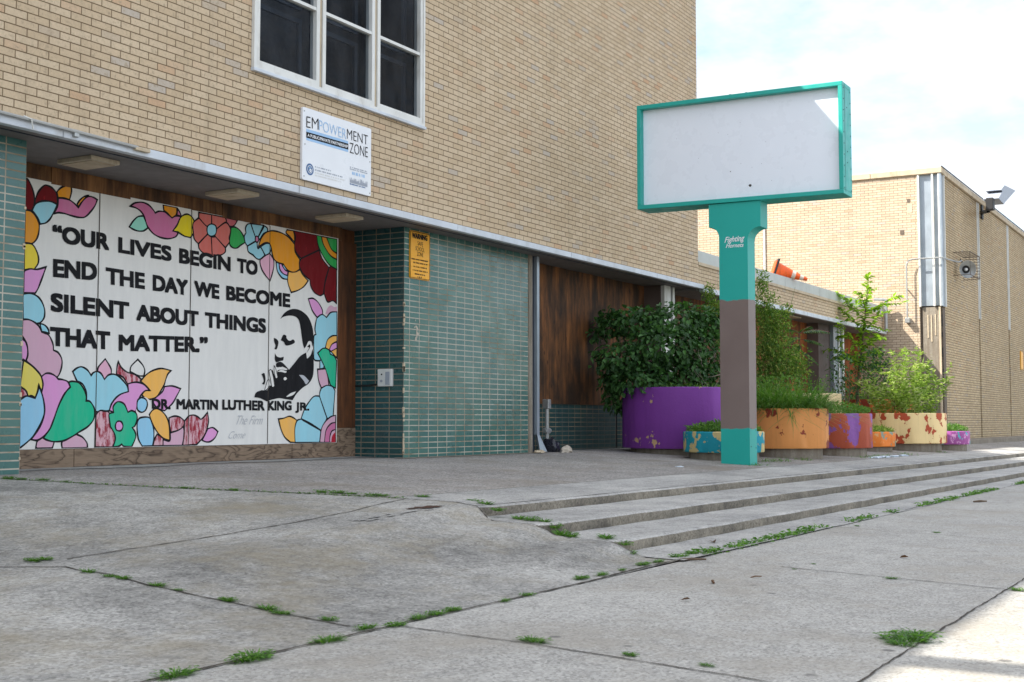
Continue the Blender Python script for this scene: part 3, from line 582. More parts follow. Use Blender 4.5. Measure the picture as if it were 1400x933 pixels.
STENCIL = [('black', 0,
  [(11.33, 1.591, 1), (11.39, 1.656, 0), (11.471, 1.702, 0), (11.575, 1.726, 0), (11.701, 1.712, 0), (11.83, 1.646, 0), (11.908, 1.527, 0), (11.927, 1.391, 0), (11.913, 1.307, 1), (11.889, 1.364, 0),
   (11.835, 1.365, 0), (11.793, 1.308, 0), (11.761, 1.279, 1), (11.728, 1.352, 0), (11.694, 1.5, 0), (11.661, 1.594, 0), (11.597, 1.637, 0), (11.493, 1.643, 0), (11.39, 1.622, 0)]),
 ('black', 0,
  [(11.794, 1.233, 1), (11.805, 1.192, 0), (11.816, 1.165, 0), (11.88, 1.209, 0), (11.914, 1.28, 1), (11.935, 1.143, 0), (11.927, 0.977, 0), (11.853, 0.879, 0), (11.736, 0.822, 0), (11.632, 0.752, 0),
   (11.56, 0.677, 1), (11.426, 0.688, 0), (11.325, 0.696, 0), (11.205, 0.678, 0), (11.116, 0.657, 1), (11.008, 0.691, 0), (10.911, 0.7, 1), (10.939, 0.752, 0), (11.026, 0.78, 1), (11.124, 0.782, 0),
   (11.172, 0.835, 0), (11.242, 0.824, 1), (11.241, 0.876, 0), (11.199, 0.994, 0), (11.209, 1.014, 1), (11.25, 0.943, 0), (11.3, 0.931, 1), (11.289, 0.997, 0), (11.339, 1.019, 0), (11.452, 1.016, 1),
   (11.462, 1.03, 0), (11.4, 1.067, 0), (11.318, 1.104, 1), (11.379, 1.067, 0), (11.493, 1.024, 1), (11.585, 1.101, 0), (11.688, 1.187, 0)]),
 ('white', 0, [(11.289, 0.994, 1), (11.36, 1.017, 0), (11.452, 1.002, 1), (11.432, 0.986, 0), (11.36, 0.994, 0)]),
 ('white', 0, [(11.402, 0.927, 0), (11.432, 0.938, 0), (11.457, 0.92, 0), (11.433, 0.902, 0), (11.406, 0.905, 0)]),
 ('white', 0, [(11.446, 0.715, 1), (11.528, 0.757, 0), (11.621, 0.779, 1), (11.57, 0.737, 0), (11.487, 0.716, 0)]),
 ('black', 0, [(11.814, 1.302, 1), (11.857, 1.332, 0), (11.868, 1.305, 0), (11.836, 1.262, 0), (11.805, 1.233, 0), (11.847, 1.29, 0)]),
 ('black', 0, [(11.268, 1.049, 1), (11.274, 1.089, 0), (11.338, 1.108, 0), (11.399, 1.087, 0), (11.486, 1.028, 1), (11.42, 1.044, 0), (11.339, 1.063, 0), (11.309, 1.044, 0)]),
 ('black', 0, [(11.246, 1.201, 1), (11.276, 1.169, 0), (11.337, 1.156, 0), (11.398, 1.168, 1), (11.388, 1.127, 0), (11.338, 1.116, 0), (11.273, 1.096, 1), (11.247, 1.128, 0)]),
 ('black', 0,
  [(11.344, 1.352, 1), (11.384, 1.414, 0), (11.435, 1.41, 0), (11.446, 1.378, 0), (11.498, 1.353, 0), (11.559, 1.373, 0), (11.591, 1.345, 0), (11.54, 1.315, 0), (11.437, 1.297, 0),
   (11.395, 1.335, 0)]),
 ('black', 0, [(11.223, 1.372, 1), (11.273, 1.361, 0), (11.304, 1.323, 0), (11.275, 1.248, 0), (11.235, 1.247, 1), (11.254, 1.287, 0), (11.233, 1.326, 0)]),
 ('black', 0, [(11.022, 0.955, 1), (11.071, 0.97, 0), (11.092, 0.899, 0), (11.073, 0.846, 0), (11.034, 0.851, 1), (11.063, 0.885, 0), (11.042, 0.936, 0)]),
 ('white', 1, [(11.149, 0.999, 1), (11.183, 1.011, 0), (11.22, 0.929, 0), (11.246, 0.83, 1), (11.206, 0.82, 0), (11.177, 0.901, 0)]),
 ('white', 1, [(11.234, 1.061, 1), (11.263, 1.023, 0), (11.297, 0.928, 1), (11.265, 0.917, 0), (11.239, 0.982, 0)]),
 ('white', 1, [(11.122, 0.886, 1), (11.151, 0.9, 0), (11.166, 0.848, 0), (11.123, 0.795, 0), (11.075, 0.774, 1)]),
 ('black', 0, [(11.294, 1.056, 1), (11.339, 1.07, 0), (11.383, 1.059, 0), (11.339, 1.047, 0)]),
 ('grey', 0, [(11.671, 0.969, 1), (11.755, 0.965, 0), (11.852, 0.906, 1), (11.8, 0.864, 0), (11.756, 0.904, 0)])]
MTEXT = [('“OUR', (8.123, 2.086), (8.804, 2.082), (8.119, 2.247)), ('LIVES', (8.918, 2.075), (9.631, 2.064), (8.914, 2.229)), ('BEGIN', (9.738, 2.06), (10.506, 2.05), (9.735, 2.216)),
 ('TO', (10.609, 2.049), (10.94, 2.049), (10.606, 2.208)), ('END', (8.141, 1.761), (8.66, 1.776), (8.137, 1.929)), ('THE', (8.768, 1.755), (9.273, 1.747), (8.763, 1.917)),
 ('DAY', (9.379, 1.744), (9.872, 1.735), (9.375, 1.905)), ('WE', (9.962, 1.743), (10.338, 1.734), (9.959, 1.9)), ('BECOME', (10.444, 1.735), (11.502, 1.735), (10.441, 1.892)),
 ('SILENT', (8.123, 1.444), (9.075, 1.431), (8.119, 1.614)), ('ABOUT', (9.167, 1.43), (10.034, 1.423), (9.163, 1.59)), ('THINGS', (10.126, 1.422), (11.091, 1.417), (10.123, 1.583)),
 ('THAT', (8.123, 1.127), (8.84, 1.124), (8.118, 1.301)), ('MATTER.”', (8.947, 1.117), (10.175, 1.16), (8.943, 1.277)), ('DR.', (9.392, 0.56), (9.651, 0.556), (9.389, 0.662)),
 ('MARTIN', (9.732, 0.558), (10.341, 0.556), (9.729, 0.664)), ('LUTHER', (10.407, 0.558), (11.084, 0.554), (10.405, 0.668)), ('KING', (11.136, 0.555), (11.547, 0.56), (11.134, 0.663)),
 ('JR.', (11.61, 0.56), (11.862, 0.559), (11.609, 0.655))]
STEXT = [('EM', (10.405, 3.477), (10.603, 3.49), (10.403, 3.597)), ('POWER', (10.614, 3.488), (11.08, 3.481), (10.612, 3.6)), ('MENT', (11.093, 3.491), (11.471, 3.489), (11.092, 3.601)),
 ('ZONE', (11.144, 3.344), (11.472, 3.351), (11.142, 3.46)), ('A PUBLIC/PRIVATE PARTNERSHIP', (10.424, 3.386), (11.108, 3.39), (10.423, 3.417))]
SPOLY = {'band': [(10.405, 3.465), (11.117, 3.468), (11.118, 3.348), (10.407, 3.345)],
 'blk': [(11.145, 3.208), (11.474, 3.197), (11.462, 2.993), (11.148, 3.004)],
 'dark': [(10.405, 3.433), (11.117, 3.44), (11.118, 3.375), (10.406, 3.371)],
 'plate': [(10.339, 3.679), (11.534, 3.689), (11.53, 2.93), (10.364, 2.924)],
 'seal': (10.47, 3.049),
 'txt': [(10.545, 3.087), (11.041, 3.053)]}
WTEXT = [('WARNING', (12.887, 2.659), (13.223, 2.659), (12.886, 2.726)), ('SAFE', (13.009, 2.585), (13.128, 2.578), (13.008, 2.635)), ('SCHOOL', (12.967, 2.516), (13.16, 2.512), (12.967, 2.567)),
 ('ZONE', (12.996, 2.452), (13.133, 2.45), (12.996, 2.503))]
WLINES = [((12.879, 2.405), (13.237, 2.398)), ((12.918, 2.364), (13.225, 2.36)), ((12.915, 2.315), (13.213, 2.311)), ((12.91, 2.27), (13.226, 2.263)), ((12.952, 2.227), (13.174, 2.222)),
 ((13.012, 2.194), (13.105, 2.193))]
HTEXT = [('Fighting', (6.25, 2.853), (5.966, 2.864), (6.249, 2.929)), ('Hornets', (6.233, 2.781), (5.979, 2.78), (6.232, 2.837))]
RAMP_WEEDS = [(4.55, 5.47, 1.0), (4.61, 5.45, 1.1), (4.43, 4.93, 1.0), (4.35, 4.7, 0.8), (4.34, 4.6, 0.9), (4.31, 4.35, 0.8), (4.3, 4.21, 0.6), (4.29, 3.91, 0.9), (4.26, 3.66, 1), (4.22, 3.55, 0.9),
 (4.23, 3.31, 0.7)]
SEAM_WEEDS = [(3.06, 3.01, 1.1), (3.41, 3.0, 1.4), (3.84, 3.01, 1.3), (4.15, 3.07, 1.1), (4.27, 3.01, 0.8), (4.48, 3.05, 1.2), (4.61, 3.04, 1.1), (4.75, 3.05, 0.8), (5.13, 3.01, 0.8), (5.36, 3.02, 0.8),
 (6.07, 3.1, 0.9), (6.27, 3.08, 1), (6.52, 3.08, 0.6), (6.82, 3.09, 0.9), (7.01, 3.08, 0.9), (7.35, 3.09, 1.2), (7.56, 3.1, 0.9)]
WALK_WEEDS = [(4.25, 2.37, 1.2), (4.17, 1.94, 0.5), (4.13, 1.64, 0.45), (6.99, 1.73, 0.6), (5.02, 1.19, 1.5), (4.91, 1.19, 1.1), (5.17, 1.19, 1.2), (6.83, 1.08, 0.6), (7.15, 2.31, 0.3), (10.51, 2.87, 0.5),
 (10.2, 2.18, 0.5), (7.48, 2.3, 0.3)]
TERRACE_WEEDS = [(7.81, 6.19, 0.9), (7.86, 6.08, 1), (7.89, 5.98, 0.9), (7.92, 5.8, 0.9), (7.93, 5.71, 0.7), (8.14, 5.49, 0.9), (7.25, 7.06, 0.6), (7.41, 6.71, 0.6), (6.97, 8.02, 0.5), (6.84, 8.37, 0.8),
 (6.81, 8.48, 0.8), (6.93, 8.23, 0.7), (6.93, 7.78, 0.5)]
EDGE_WEEDS = [(8.23, 5.08, -0.166, 0.9), (8.04, 4.87, -0.165, 1), (7.86, 4.66, -0.194, 0.8), (7.76, 4.43, -0.236, 0.9), (7.68, 4.29, -0.235, 0.9), (7.68, 4.19, -0.241, 0.8), (7.6, 4.08, -0.27, 1),
 (7.5, 3.97, -0.305, 1.1), (7.49, 3.89, -0.311, 0.9), (7.51, 3.65, -0.311, 1), (7.45, 3.5, -0.341, 0.9), (7.28, 3.38, -0.375, 0.9)]
J1 = [(4.68, 5.37), (5.17, 5.31), (5.67, 5.24), (6.3, 5.22), (6.93, 5.25), (7.85, 5.46)]
J2 = [(4.28, 5.59), (4.51, 5.18), (4.3, 4.41), (4.27, 3.86), (4.16, 3.15)]
J3 = [(4.28, 2.97), (4.2, 2.37), (4.07, 1.79), (4.01, 1.51), (3.94, 1.29)]
J4 = [(7.25, 2.43), (7.02, 1.69), (6.83, 1.08), (6.64, 0.7)]
J5 = [(10.36, 3.08), (10.07, 2.26), (9.78, 1.49)]
HOLE = (7.42, 4.98)
SCAR = (6.75, 4.88)
PL = {'cream': (27.48, 6.43),
 'farcream': (26.39, 8.31),
 'farorange': (31.21, 7.97),
 'orange': (20.08, 6.63),
 'purple': (18.79, 7.86),
 'red': (22.34, 6.53),
 'sorange': (25.48, 6.69),
 'spurple': (29.54, 6.07),
 'teal': (17.71, 6.74)}
BUSH = [(18.44, 8.47, 1.99, 0.46, 0.23), (18.45, 8.85, 1.98, 0.32, 0.21), (18.3, 9.11, 1.8, 0.18, 0.1), (18.15, 8.56, 1.41, 0.47, 0.25), (18.86, 7.94, 2.05, 0.57, 0.25), (19.2, 7.55, 2.01, 0.3, 0.25),
 (18.37, 7.98, 1.63, 0.56, 0.31), (18.23, 8.23, 1.07, 0.54, 0.25), (18.94, 7.61, 1.51, 0.37, 0.39), (18.52, 8.74, 0.79, 0.3, 0.21), (18.6, 7.8, 1.16, 0.47, 0.29), (19.09, 7.55, 1.08, 0.3, 0.3),
 (18.54, 8.9, 1.15, 0.23, 0.3), (18.65, 8.11, 0.85, 0.46, 0.16), (18.78, 7.68, 0.79, 0.39, 0.14)]
TWIG = [(18.81, 7.42, 0.62), (18.8, 7.44, 1.07), (18.8, 7.45, 1.64)]
VINE = [(21.37, 7.4, 2.85, 0.11, 0.25), (21.39, 7.37, 2.4, 0.23, 0.33), (21.57, 7.25, 2.16, 0.3, 0.23), (21.43, 7.31, 1.9, 0.38, 0.43), (21.77, 7.11, 2.36, 0.13, 0.11), (21.47, 7.22, 1.52, 0.53, 0.43),
 (21.38, 7.39, 1.08, 0.38, 0.35), (21.82, 7.02, 1.34, 0.32, 0.33), (21.51, 8.36, 2.39, 0.18, 0.31), (21.46, 8.43, 2.72, 0.12, 0.18), (21.56, 8.26, 2.07, 0.12, 0.33)]
VINE_ROOT = (21.47, 7.23, 0.83)
AIL = [(22.65, 7.19, 0.85), (22.65, 7.19, 1.44), (22.56, 7.14, 2.02)]
AILF = [((22.56, 7.14, 2.0), (22.63, 6.62, 2.01)), ((22.56, 7.14, 2.0), (22.64, 7.4, 2.1)), ((22.56, 7.14, 1.96), (22.31, 7.37, 1.76)), ((22.56, 7.14, 1.98), (22.76, 7.0, 2.14)), ((22.56, 7.14, 1.89), (22.67, 6.75, 1.79)),
 ((22.56, 7.14, 1.83), (22.28, 7.23, 1.55)), ((22.55, 7.15, 1.7), (22.62, 6.83, 1.46))]
SAP_T = [(30.36, 8.24, 0.86), (30.39, 8.2, 1.58), (30.44, 8.1, 2.44), (30.48, 8.03, 3.13), (30.53, 7.96, 3.89)]
SAP_B = [((30.47, 8.05, 2.79), (29.93, 8.59, 3.49)), ((30.48, 8.03, 2.96), (30.7, 7.26, 3.39)), ((30.44, 8.1, 2.44), (29.99, 8.48, 3.08)), ((30.45, 8.08, 2.53), (30.68, 7.5, 3.04)), ((30.42, 8.13, 2.18), (29.94, 8.56, 2.43)),
 ((30.42, 8.13, 2.18), (30.5, 7.6, 2.39)), ((30.41, 8.16, 1.92), (29.98, 8.5, 1.91)), ((30.41, 8.15, 1.96), (30.45, 7.7, 2.05)), ((30.48, 8.03, 3.04), (30.28, 8.17, 3.5)), ((30.39, 8.2, 1.75), (30.0, 8.67, 2.09)),
 ((30.39, 8.2, 1.66), (30.55, 7.71, 1.66))]
DARK = [(29.63, 7.9, 1.38, 0.5, 0.42), (29.85, 7.53, 1.55, 0.43, 0.5), (28.39, 8.05, 1.59, 0.32, 0.48), (29.72, 7.75, 1.88, 0.43, 0.33), (28.97, 8.05, 1.2, 0.36, 0.26)]
LIT = [(27.86, 6.17, 1.3, 0.55, 0.61), (28.04, 5.86, 1.3, 0.31, 0.52), (27.69, 6.46, 1.15, 0.37, 0.46), (27.57, 6.67, 0.84, 0.25, 0.22), (27.87, 6.16, 1.69, 0.34, 0.28), (27.96, 6.79, 1.71, 0.19, 0.22)]
LITB = [(27.8, 6.27, 0.6), (27.96, 6.01, 0.6)]
ARCH = [(27.55, 6.71, 0.69), (27.52, 6.76, 1.46), (27.61, 6.61, 1.87), (27.84, 6.21, 1.89)]
LAMP = [(40.21, 7.1, 6.67), (38.52, 6.6, 6.47), (38.18, 6.5, 6.54), (38.2, 6.5, 6.69)]
LAMPH = [(38.21, 6.5, 6.73), (39.44, 6.5, 7.28), (41.21, 6.5, 7.41), (39.26, 6.5, 6.76)]
HOLES = [(16.6, 5.904, 3.616), (16.6, 6.181, 3.834)]
SIGND = [(16.6, 6.968, 4.373), (16.6, 6.215, 4.35), (16.6, 6.352, 4.386), (16.6, 5.677, 4.19), (16.6, 6.53, 3.693), (16.6, 6.031, 3.927), (16.6, 5.876, 3.862), (16.6, 5.742, 3.898), (16.6, 5.459, 3.81), (16.6, 6.644, 4.061),
 (16.6, 6.035, 4.491), (16.6, 5.603, 3.656)]

# ------------------------------------------------------------------ mesh helpers
class MB:
    def __init__(s): s.v = []; s.f = []; s.mi = []; s.mats = []
    def mat(s, name):
        if name not in s.mats: s.mats.append(name)
        return s.mats.index(name)
    def add(s, vs, fs, mat):
        o = len(s.v); s.v += [tuple(q) for q in vs]; i = s.mat(mat)
        for q in fs: s.f.append(tuple(o+j for j in q)); s.mi.append(i)
    def box(s, a, b, mat):
        x0, y0, z0 = (min(p, q) for p, q in zip(a, b)); x1, y1, z1 = (max(p, q) for p, q in zip(a, b))
        s.add([(x0, y0, z0), (x1, y0, z0), (x1, y1, z0), (x0, y1, z0), (x0, y0, z1), (x1, y0, z1), (x1, y1, z1), (x0, y1, z1)],
              [(0, 3, 2, 1), (4, 5, 6, 7), (0, 1, 5, 4), (1, 2, 6, 5), (2, 3, 7, 6), (3, 0, 4, 7)], mat); return s
    def bev(s, a, b, r, mat):
        bm = bmesh.new(); bmesh.ops.create_cube(bm, size=1)
        for v in bm.verts:
            v.co = Vector([(p+q)/2+c*abs(q-p) for p, q, c in zip(a, b, v.co)])
        bmesh.ops.bevel(bm, geom=bm.edges[:], offset=r, segments=2, affect='EDGES', profile=.5)
        bm.verts.ensure_lookup_table()
        s.add([v.co[:] for v in bm.verts], [[v.index for v in f.verts] for f in bm.faces], mat); bm.free(); return s
    def tube(s, pts, r, mat, n=8, cap=True):
        pts = [Vector(p) for p in pts]; rr = r if isinstance(r, (list, tuple)) else [r]*len(pts)
        vs = []; fs = []
        for i, p in enumerate(pts):
            d = (pts[min(i+1, len(pts)-1)]-pts[max(i-1, 0)]).normalized()
            a = d.cross(Vector((.31, .17, .93)) if abs(d.z) < .9 else Vector((1, 0, 0))).normalized(); b = d.cross(a)
            for j in range(n):
                t = 2*math.pi*j/n; vs.append(p+(a*math.cos(t)+b*math.sin(t))*rr[i])
        for i in range(len(pts)-1):
            for j in range(n):
                k = (j+1) % n; fs.append((i*n+j, i*n+k, (i+1)*n+k, (i+1)*n+j))
        if cap: fs += [tuple(range(n))[::-1], tuple(range((len(pts)-1)*n, len(pts)*n))]
        s.add(vs, fs, mat); return s
    def lathe(s, prof, c, mat, n=48, wob=0.):
        vs = []; fs = []
        for (r, z) in prof:
            for j in range(n):
                t = 2*math.pi*j/n; q = r*(1+wob*math.sin(3*t+1)+wob*.6*math.sin(7*t))
                q += random.uniform(-1, 1)*wob*1.2; vs.append((c[0]+q*math.cos(t), c[1]+q*math.sin(t), c[2]+z+random.uniform(-1, 1)*wob))
        for i in range(len(prof)-1):
            for j in range(n):
                k = (j+1) % n; fs.append((i*n+j, i*n+k, (i+1)*n+k, (i+1)*n+j))
        s.add(vs, fs, mat); return s
    def poly(s, pts, mat):                 # flat polygon, concave allowed
        tris = tessellate_polygon([[Vector(p) for p in pts]])
        s.add(pts, [tuple(t) for t in tris], mat); return s
    def grid(s, rows, mat):
        n = len(rows[0]); vs = [p for r in rows for p in r]
        s.add(vs, [(i*n+j, i*n+j+1, (i+1)*n+j+1, (i+1)*n+j) for i in range(len(rows)-1) for j in range(n-1)], mat); return s
    def build(s, name, parent=None, smooth=False, fix=True):
        me = bpy.data.meshes.new(name)
        loc = ORIGIN.get(parent.name, (0, 0, 0)) if parent is not None else getattr(s, 'origin', (0, 0, 0))
        me.from_pydata([(x-loc[0], y-loc[1], z-loc[2]) for x, y, z in s.v], [], s.f)
        for m in s.mats: me.materials.append(M[m])
        me.polygons.foreach_set('material_index', s.mi)
        if smooth: me.polygons.foreach_set('use_smooth', [True]*len(s.f))
        me.update()
        if fix:
            bm = bmesh.new(); bm.from_mesh(me); bmesh.ops.recalc_face_normals(bm, faces=bm.faces[:]); bm.to_mesh(me); bm.free()
        ob = bpy.data.objects.new(name, me); COL.objects.link(ob)
        if parent is not None:
            ob.parent = parent; ORIGIN[ob.name] = loc
        else: ob.location = loc
        return ob
ORIGIN = {}
def thing(name, label, cat, loc=(0, 0, 0), group=None):
    o = bpy.data.objects.new(name, None); COL.objects.link(o); o.location = loc; o.empty_display_size = .2
    ORIGIN[o.name] = tuple(loc); return tag(o, label, cat, group)
def tag(o, label, cat, group=None):
    o['label'] = label; o['category'] = cat
    if group: o['group'] = group
    return o
def struct(o, kind='structure'): o['kind'] = kind; return o
def auto(o, deg=35):
    o.data.polygons.foreach_set('use_smooth', [True]*len(o.data.polygons))
    try: o.data.set_sharp_from_angle(angle=rad(deg))
    except Exception: pass
    return o

_tc = {}
def text_geo(s, offset=0., font_shear=0.):
    key = (s, offset, font_shear)
    if key in _tc: return _tc[key]
    cu = bpy.data.curves.new('lettering', 'FONT'); cu.body = s; cu.size = 1; cu.offset = offset; cu.shear = font_shear
    cu.resolution_u = 4; cu.fill_mode = 'FRONT'
    ob = bpy.data.objects.new('lettering_source', cu); COL.objects.link(ob)
    dg = bpy.context.evaluated_depsgraph_get(); me = ob.evaluated_get(dg).to_mesh()
    vs = [v.co[:] for v in me.vertices]; fs = [tuple(p.vertices) for p in me.polygons]
    ob.evaluated_get(dg).to_mesh_clear(); bpy.data.objects.remove(ob); bpy.data.curves.remove(cu)
    _tc[key] = (vs, fs); return vs, fs
CAP = None
def put_text(mb, s, BL, BR, TL, to3, mat, offset=0., shear=0., wob=0.):
    """lay a word on a surface so that it spans BL..BR with capitals as tall as BL..TL (surface coordinates)"""
    global CAP
    if CAP is None: CAP = max(v[1] for v in text_geo('H')[0])
    vs, fs = text_geo(s, offset, shear)
    xs = [v[0] for v in vs]; x0, x1 = min(xs), max(xs)
    P = []
    for x, y, _ in vs:
        a = (x-x0)/(x1-x0); b = y/CAP
        P.append(to3(BL[0]+a*(BR[0]-BL[0])+b*(TL[0]-BL[0])+random.uniform(-wob, wob), BL[1]+a*(BR[1]-BL[1])+b*(TL[1]-BL[1])+random.uniform(-wob, wob)))
    mb.add(P, fs, mat)
def put_bold(mb, s, BL, BR, TL, plane, mat, grow=.05, shear=0.):
    """heavy lettering: the word brushed several times round a small circle, each coat a hair above the last"""
    h = Vector((TL[0]-BL[0], TL[1]-BL[1])).length; g = grow*h
    ux = Vector((BR[0]-BL[0], BR[1]-BL[1])).normalized(); uy = Vector((TL[0]-BL[0], TL[1]-BL[1])).normalized()
    BL = Vector(BL)+ux*g+uy*g*.8; BR = Vector(BR)-ux*g+uy*g*.8; TL = Vector(TL)+ux*g-uy*g*.8
    for i, (a, b) in enumerate(((1, 1), (-1, 1), (1, -1), (-1, -1), (0, 1), (0, -1), (1, 0), (-1, 0), (0, 0))):
        o = (ux*a+uy*b*.8)*g
        put_text(mb, s, BL+o, BR+o, TL+o, lambda a, b, i=i: plane(a, b, i), mat, 0., shear)

def smooth_outline(pts, n=7):
    """closed outline through points; a point flagged 1 is a sharp corner"""
    N = len(pts); P = [Vector(p[:2]) for p in pts]; C = [p[2] for p in pts]; out = []
    for i in range(N):
        p1, p2 = P[i], P[(i+1) % N]
        p0 = P[i-1] if not C[i] else p1-(p2-p1)*.6
        p3 = P[(i+2) % N] if not C[(i+1) % N] else p2+(p2-p1)*.6
        for j in range(n):
            t = j/n
            q = .5*((2*p1)+(p2-p0)*t+(2*p0-5*p1+4*p2-p3)*t*t+(3*p1-p0-3*p2+p3)*t*t*t)
            out.append(q)
    res = []
    for q in out:
        if not res or (q-res[-1]).length > .002: res.append(q)
    if (res[0]-res[-1]).length < .002: res.pop()
    return res
def ribbon(pts, w, closed=True):
    n = len(pts); L = []; R = []
    for i in range(n):
        a = pts[i-1] if closed or i else pts[i]; b = pts[(i+1) % n] if closed or i < n-1 else pts[i]
        d1 = (pts[i]-a); d2 = (b-pts[i])
        d1 = d1.normalized() if d1.length > 1e-9 else d2.normalized(); d2 = d2.normalized() if d2.length > 1e-9 else d1
        t = (d1+d2); t = t.normalized() if t.length > .2 else d1
        nn = Vector((-t.y, t.x)); c = max(.45, abs(nn.dot(Vector((-d1.y, d1.x)))))
        ww = w*(1+.18*math.sin(i*.37+pts[0].x*9))
        L.append(pts[i]+nn*ww/2/c); R.append(pts[i]-nn*ww/2/c)
    return L, R
# ------------------------------------------------------------------ ground
def lin(a, b, n): return [a+(b-a)*i/(n-1) for i in range(n)]
mb = MB(); mb.add([(-600, -600, -.72), (900, -600, -.72), (900, 600, -.72), (-600, 600, -.72)], [(0, 1, 2, 3)], 'ground_asphalt')
struct(mb.build('ground'))
mb = MB()
xs = lin(-6, 12, 61)+lin(12.5, 75, 60)
mb.grid([[(x, y, walk_z(x, y)+.004*math.sin(x*.9+y)*0) for x in xs] for y in lin(-4.2, SEAM_Y, 12)], 'sidewalk_concrete')
mb.grid([[(x, -4.2, walk_z(x, -4.2)-d) for x in xs] for d in (0, .35)], 'sidewalk_concrete')
struct(mb.build('sidewalk'))
mb = MB()
rows = []
for y in lin(SEAM_Y, 13, 90):
    xe = ramp_edge(y)+.005
    rows.append([(x, y, ramp_z(x, y)) for x in lin(-14, 1.5, 14)+lin(1.7, xe, 60)])
mb.grid(rows, 'ramp_concrete')
ed = [r_[-1] for r_ in rows if r_[-1][1] < 5.7]; mb.grid([ed, [(x+.012, y, z-.02) for x, y, z in ed], [(x+.02, y, z-.22) for x, y, z in ed]], 'ramp_concrete')
struct(auto(mb.build('ramp'), 60))
# terrace paving and its concrete border along the steps
XR = lin(0, 1, 26)
def row(y, f, x1=75.):
    xe = ramp_edge(y)
    return [(xe+(x1-xe)*t*t, y, f(xe+(x1-xe)*t*t, y)) for t in lin(0, 1, 90)]
mb = MB(); mb.grid([row(y, lambda x, y: terrace_z(x, y)) for y in lin(5.62, 10.2, 24)], 'aggregate_paving')
struct(mb.build('terrace_paving'))
mb = MB(); r = random.Random(6); ya = [9.28+r.uniform(-.05, .05)+.10*math.sin(i*.35) for i in range(46)]; xa_ = lin(7.26, 12.74, 46)
mb.grid([[(x, y, terrace_z(x, 9.6)+.006) for x, y in zip(xa_, ya)], [(x, 9.64, .010) for x in xa_]], 'step_concrete')
ya = [8.80+r.uniform(-.03, .02) for i in range(40)]; xa_ = lin(12.6, 15.9, 40); mb.grid([[(x, y, terrace_z(x, y)+.005) for x, y in zip(xa_, ya)], [(x, 8.93, .006) for x in xa_]], 'plain_concrete')
struct(mb.build('apron'))
def rag(x, k): return .004*math.sin(x*3.1+k)+.003*math.sin(x*7.7+2*k)+.003*math.sin(x*17+k)
mb = MB()
mb.grid([row(y, lambda x, y: terrace_z(x, y)+.001) for y in (5.60, 5.3, 5.06)], 'step_concrete')
mb.grid([row(5.06, lambda x, y: terrace_z(x, y)+.001), [(x, 4.81+.26*(1-math.sqrt(max(0., 1-max(0., 1-max(0., x-ramp_edge(4.75)-.02)/.30)**2))), z) for x, _, z in row(4.81, lambda x, y: terrace_z(x, y)+.001)]], 'step_concrete')
for k in range(3):
    y = STEP_Y[k]; yn = STEP_Y[k+1] if k < 2 else SEAM_Y-.03
    def prof(yy, zf, dz=0., rnd=1, ye=None):
        r = []
        xe = ramp_edge(yy)-.03
        for t in lin(0, 1, 260):
            x = xe+(75-xe)*t*t; 
            q = max(0., 1-max(0., x-ramp_edge(ye or y)-.02)/.30) if rnd else 0.
            r.append((x, yy+rag(x, k)+.26*(1-math.sqrt(max(0., 1-q*q))), zf(x)+dz+.0012*math.sin(x*5+k)))
        return r
    top = lambda x, k=k: step_z(x, k)+.001; bot = lambda x, k=k: step_z(x, k+1)
    mb.grid([prof(y+.06, top), prof(y+.030, top, -.003), prof(y+.010, top, -.012)], 'step_concrete')
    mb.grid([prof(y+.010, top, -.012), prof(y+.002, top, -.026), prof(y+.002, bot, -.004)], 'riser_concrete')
    yb = y+.02
    mb.grid([prof(y+.34, bot, .003, 0), prof(lerp(yb, yn, .5), bot, .002, 0), prof(yn+.055 if k < 2 else yn, bot, 0, 1 if k < 2 else 0, yn if k < 2 else None)], 'step_concrete')
struct(auto(mb.build('steps'), 50))
def crack(pts, zf, w, name='crack', seed=0, seg=.05, lift=.0035):
    P = []
    for a, b in zip(pts, pts[1:]):
        a, b = Vector(a), Vector(b); n = max(2, int((b-a).length/seg))
        for i in range(n): P.append(a.lerp(b, i/n))
    P.append(Vector(pts[-1])); r = random.Random(seed); j = 0; Q = []
    for p in P:
        j = .8*j+r.uniform(-.005, .005); Q.append(Vector((p.x+j, p.y+j)))
    L, R = [], []
    for i, q in enumerate(Q):
        d = (Q[min(i+1, len(Q)-1)]-Q[max(i-1, 0)]).normalized(); nn = Vector((-d.y, d.x)); ww = w*(.55+.9*r.random())/2
        L.append(q+nn*ww); R.append(q-nn*ww)
    m = MB(); m.grid([[(p.x, p.y, zf(p.x, p.y)+lift) for p in L], [(p.x, p.y, zf(p.x, p.y)+lift) for p in R]], 'crack'); return m
def merge(*ms):
    o = MB()
    for m in ms:
        for f, i in zip(m.f, m.mi): o.add([m.v[j] for j in f], [tuple(range(len(f)))], m.mats[i])
    return o
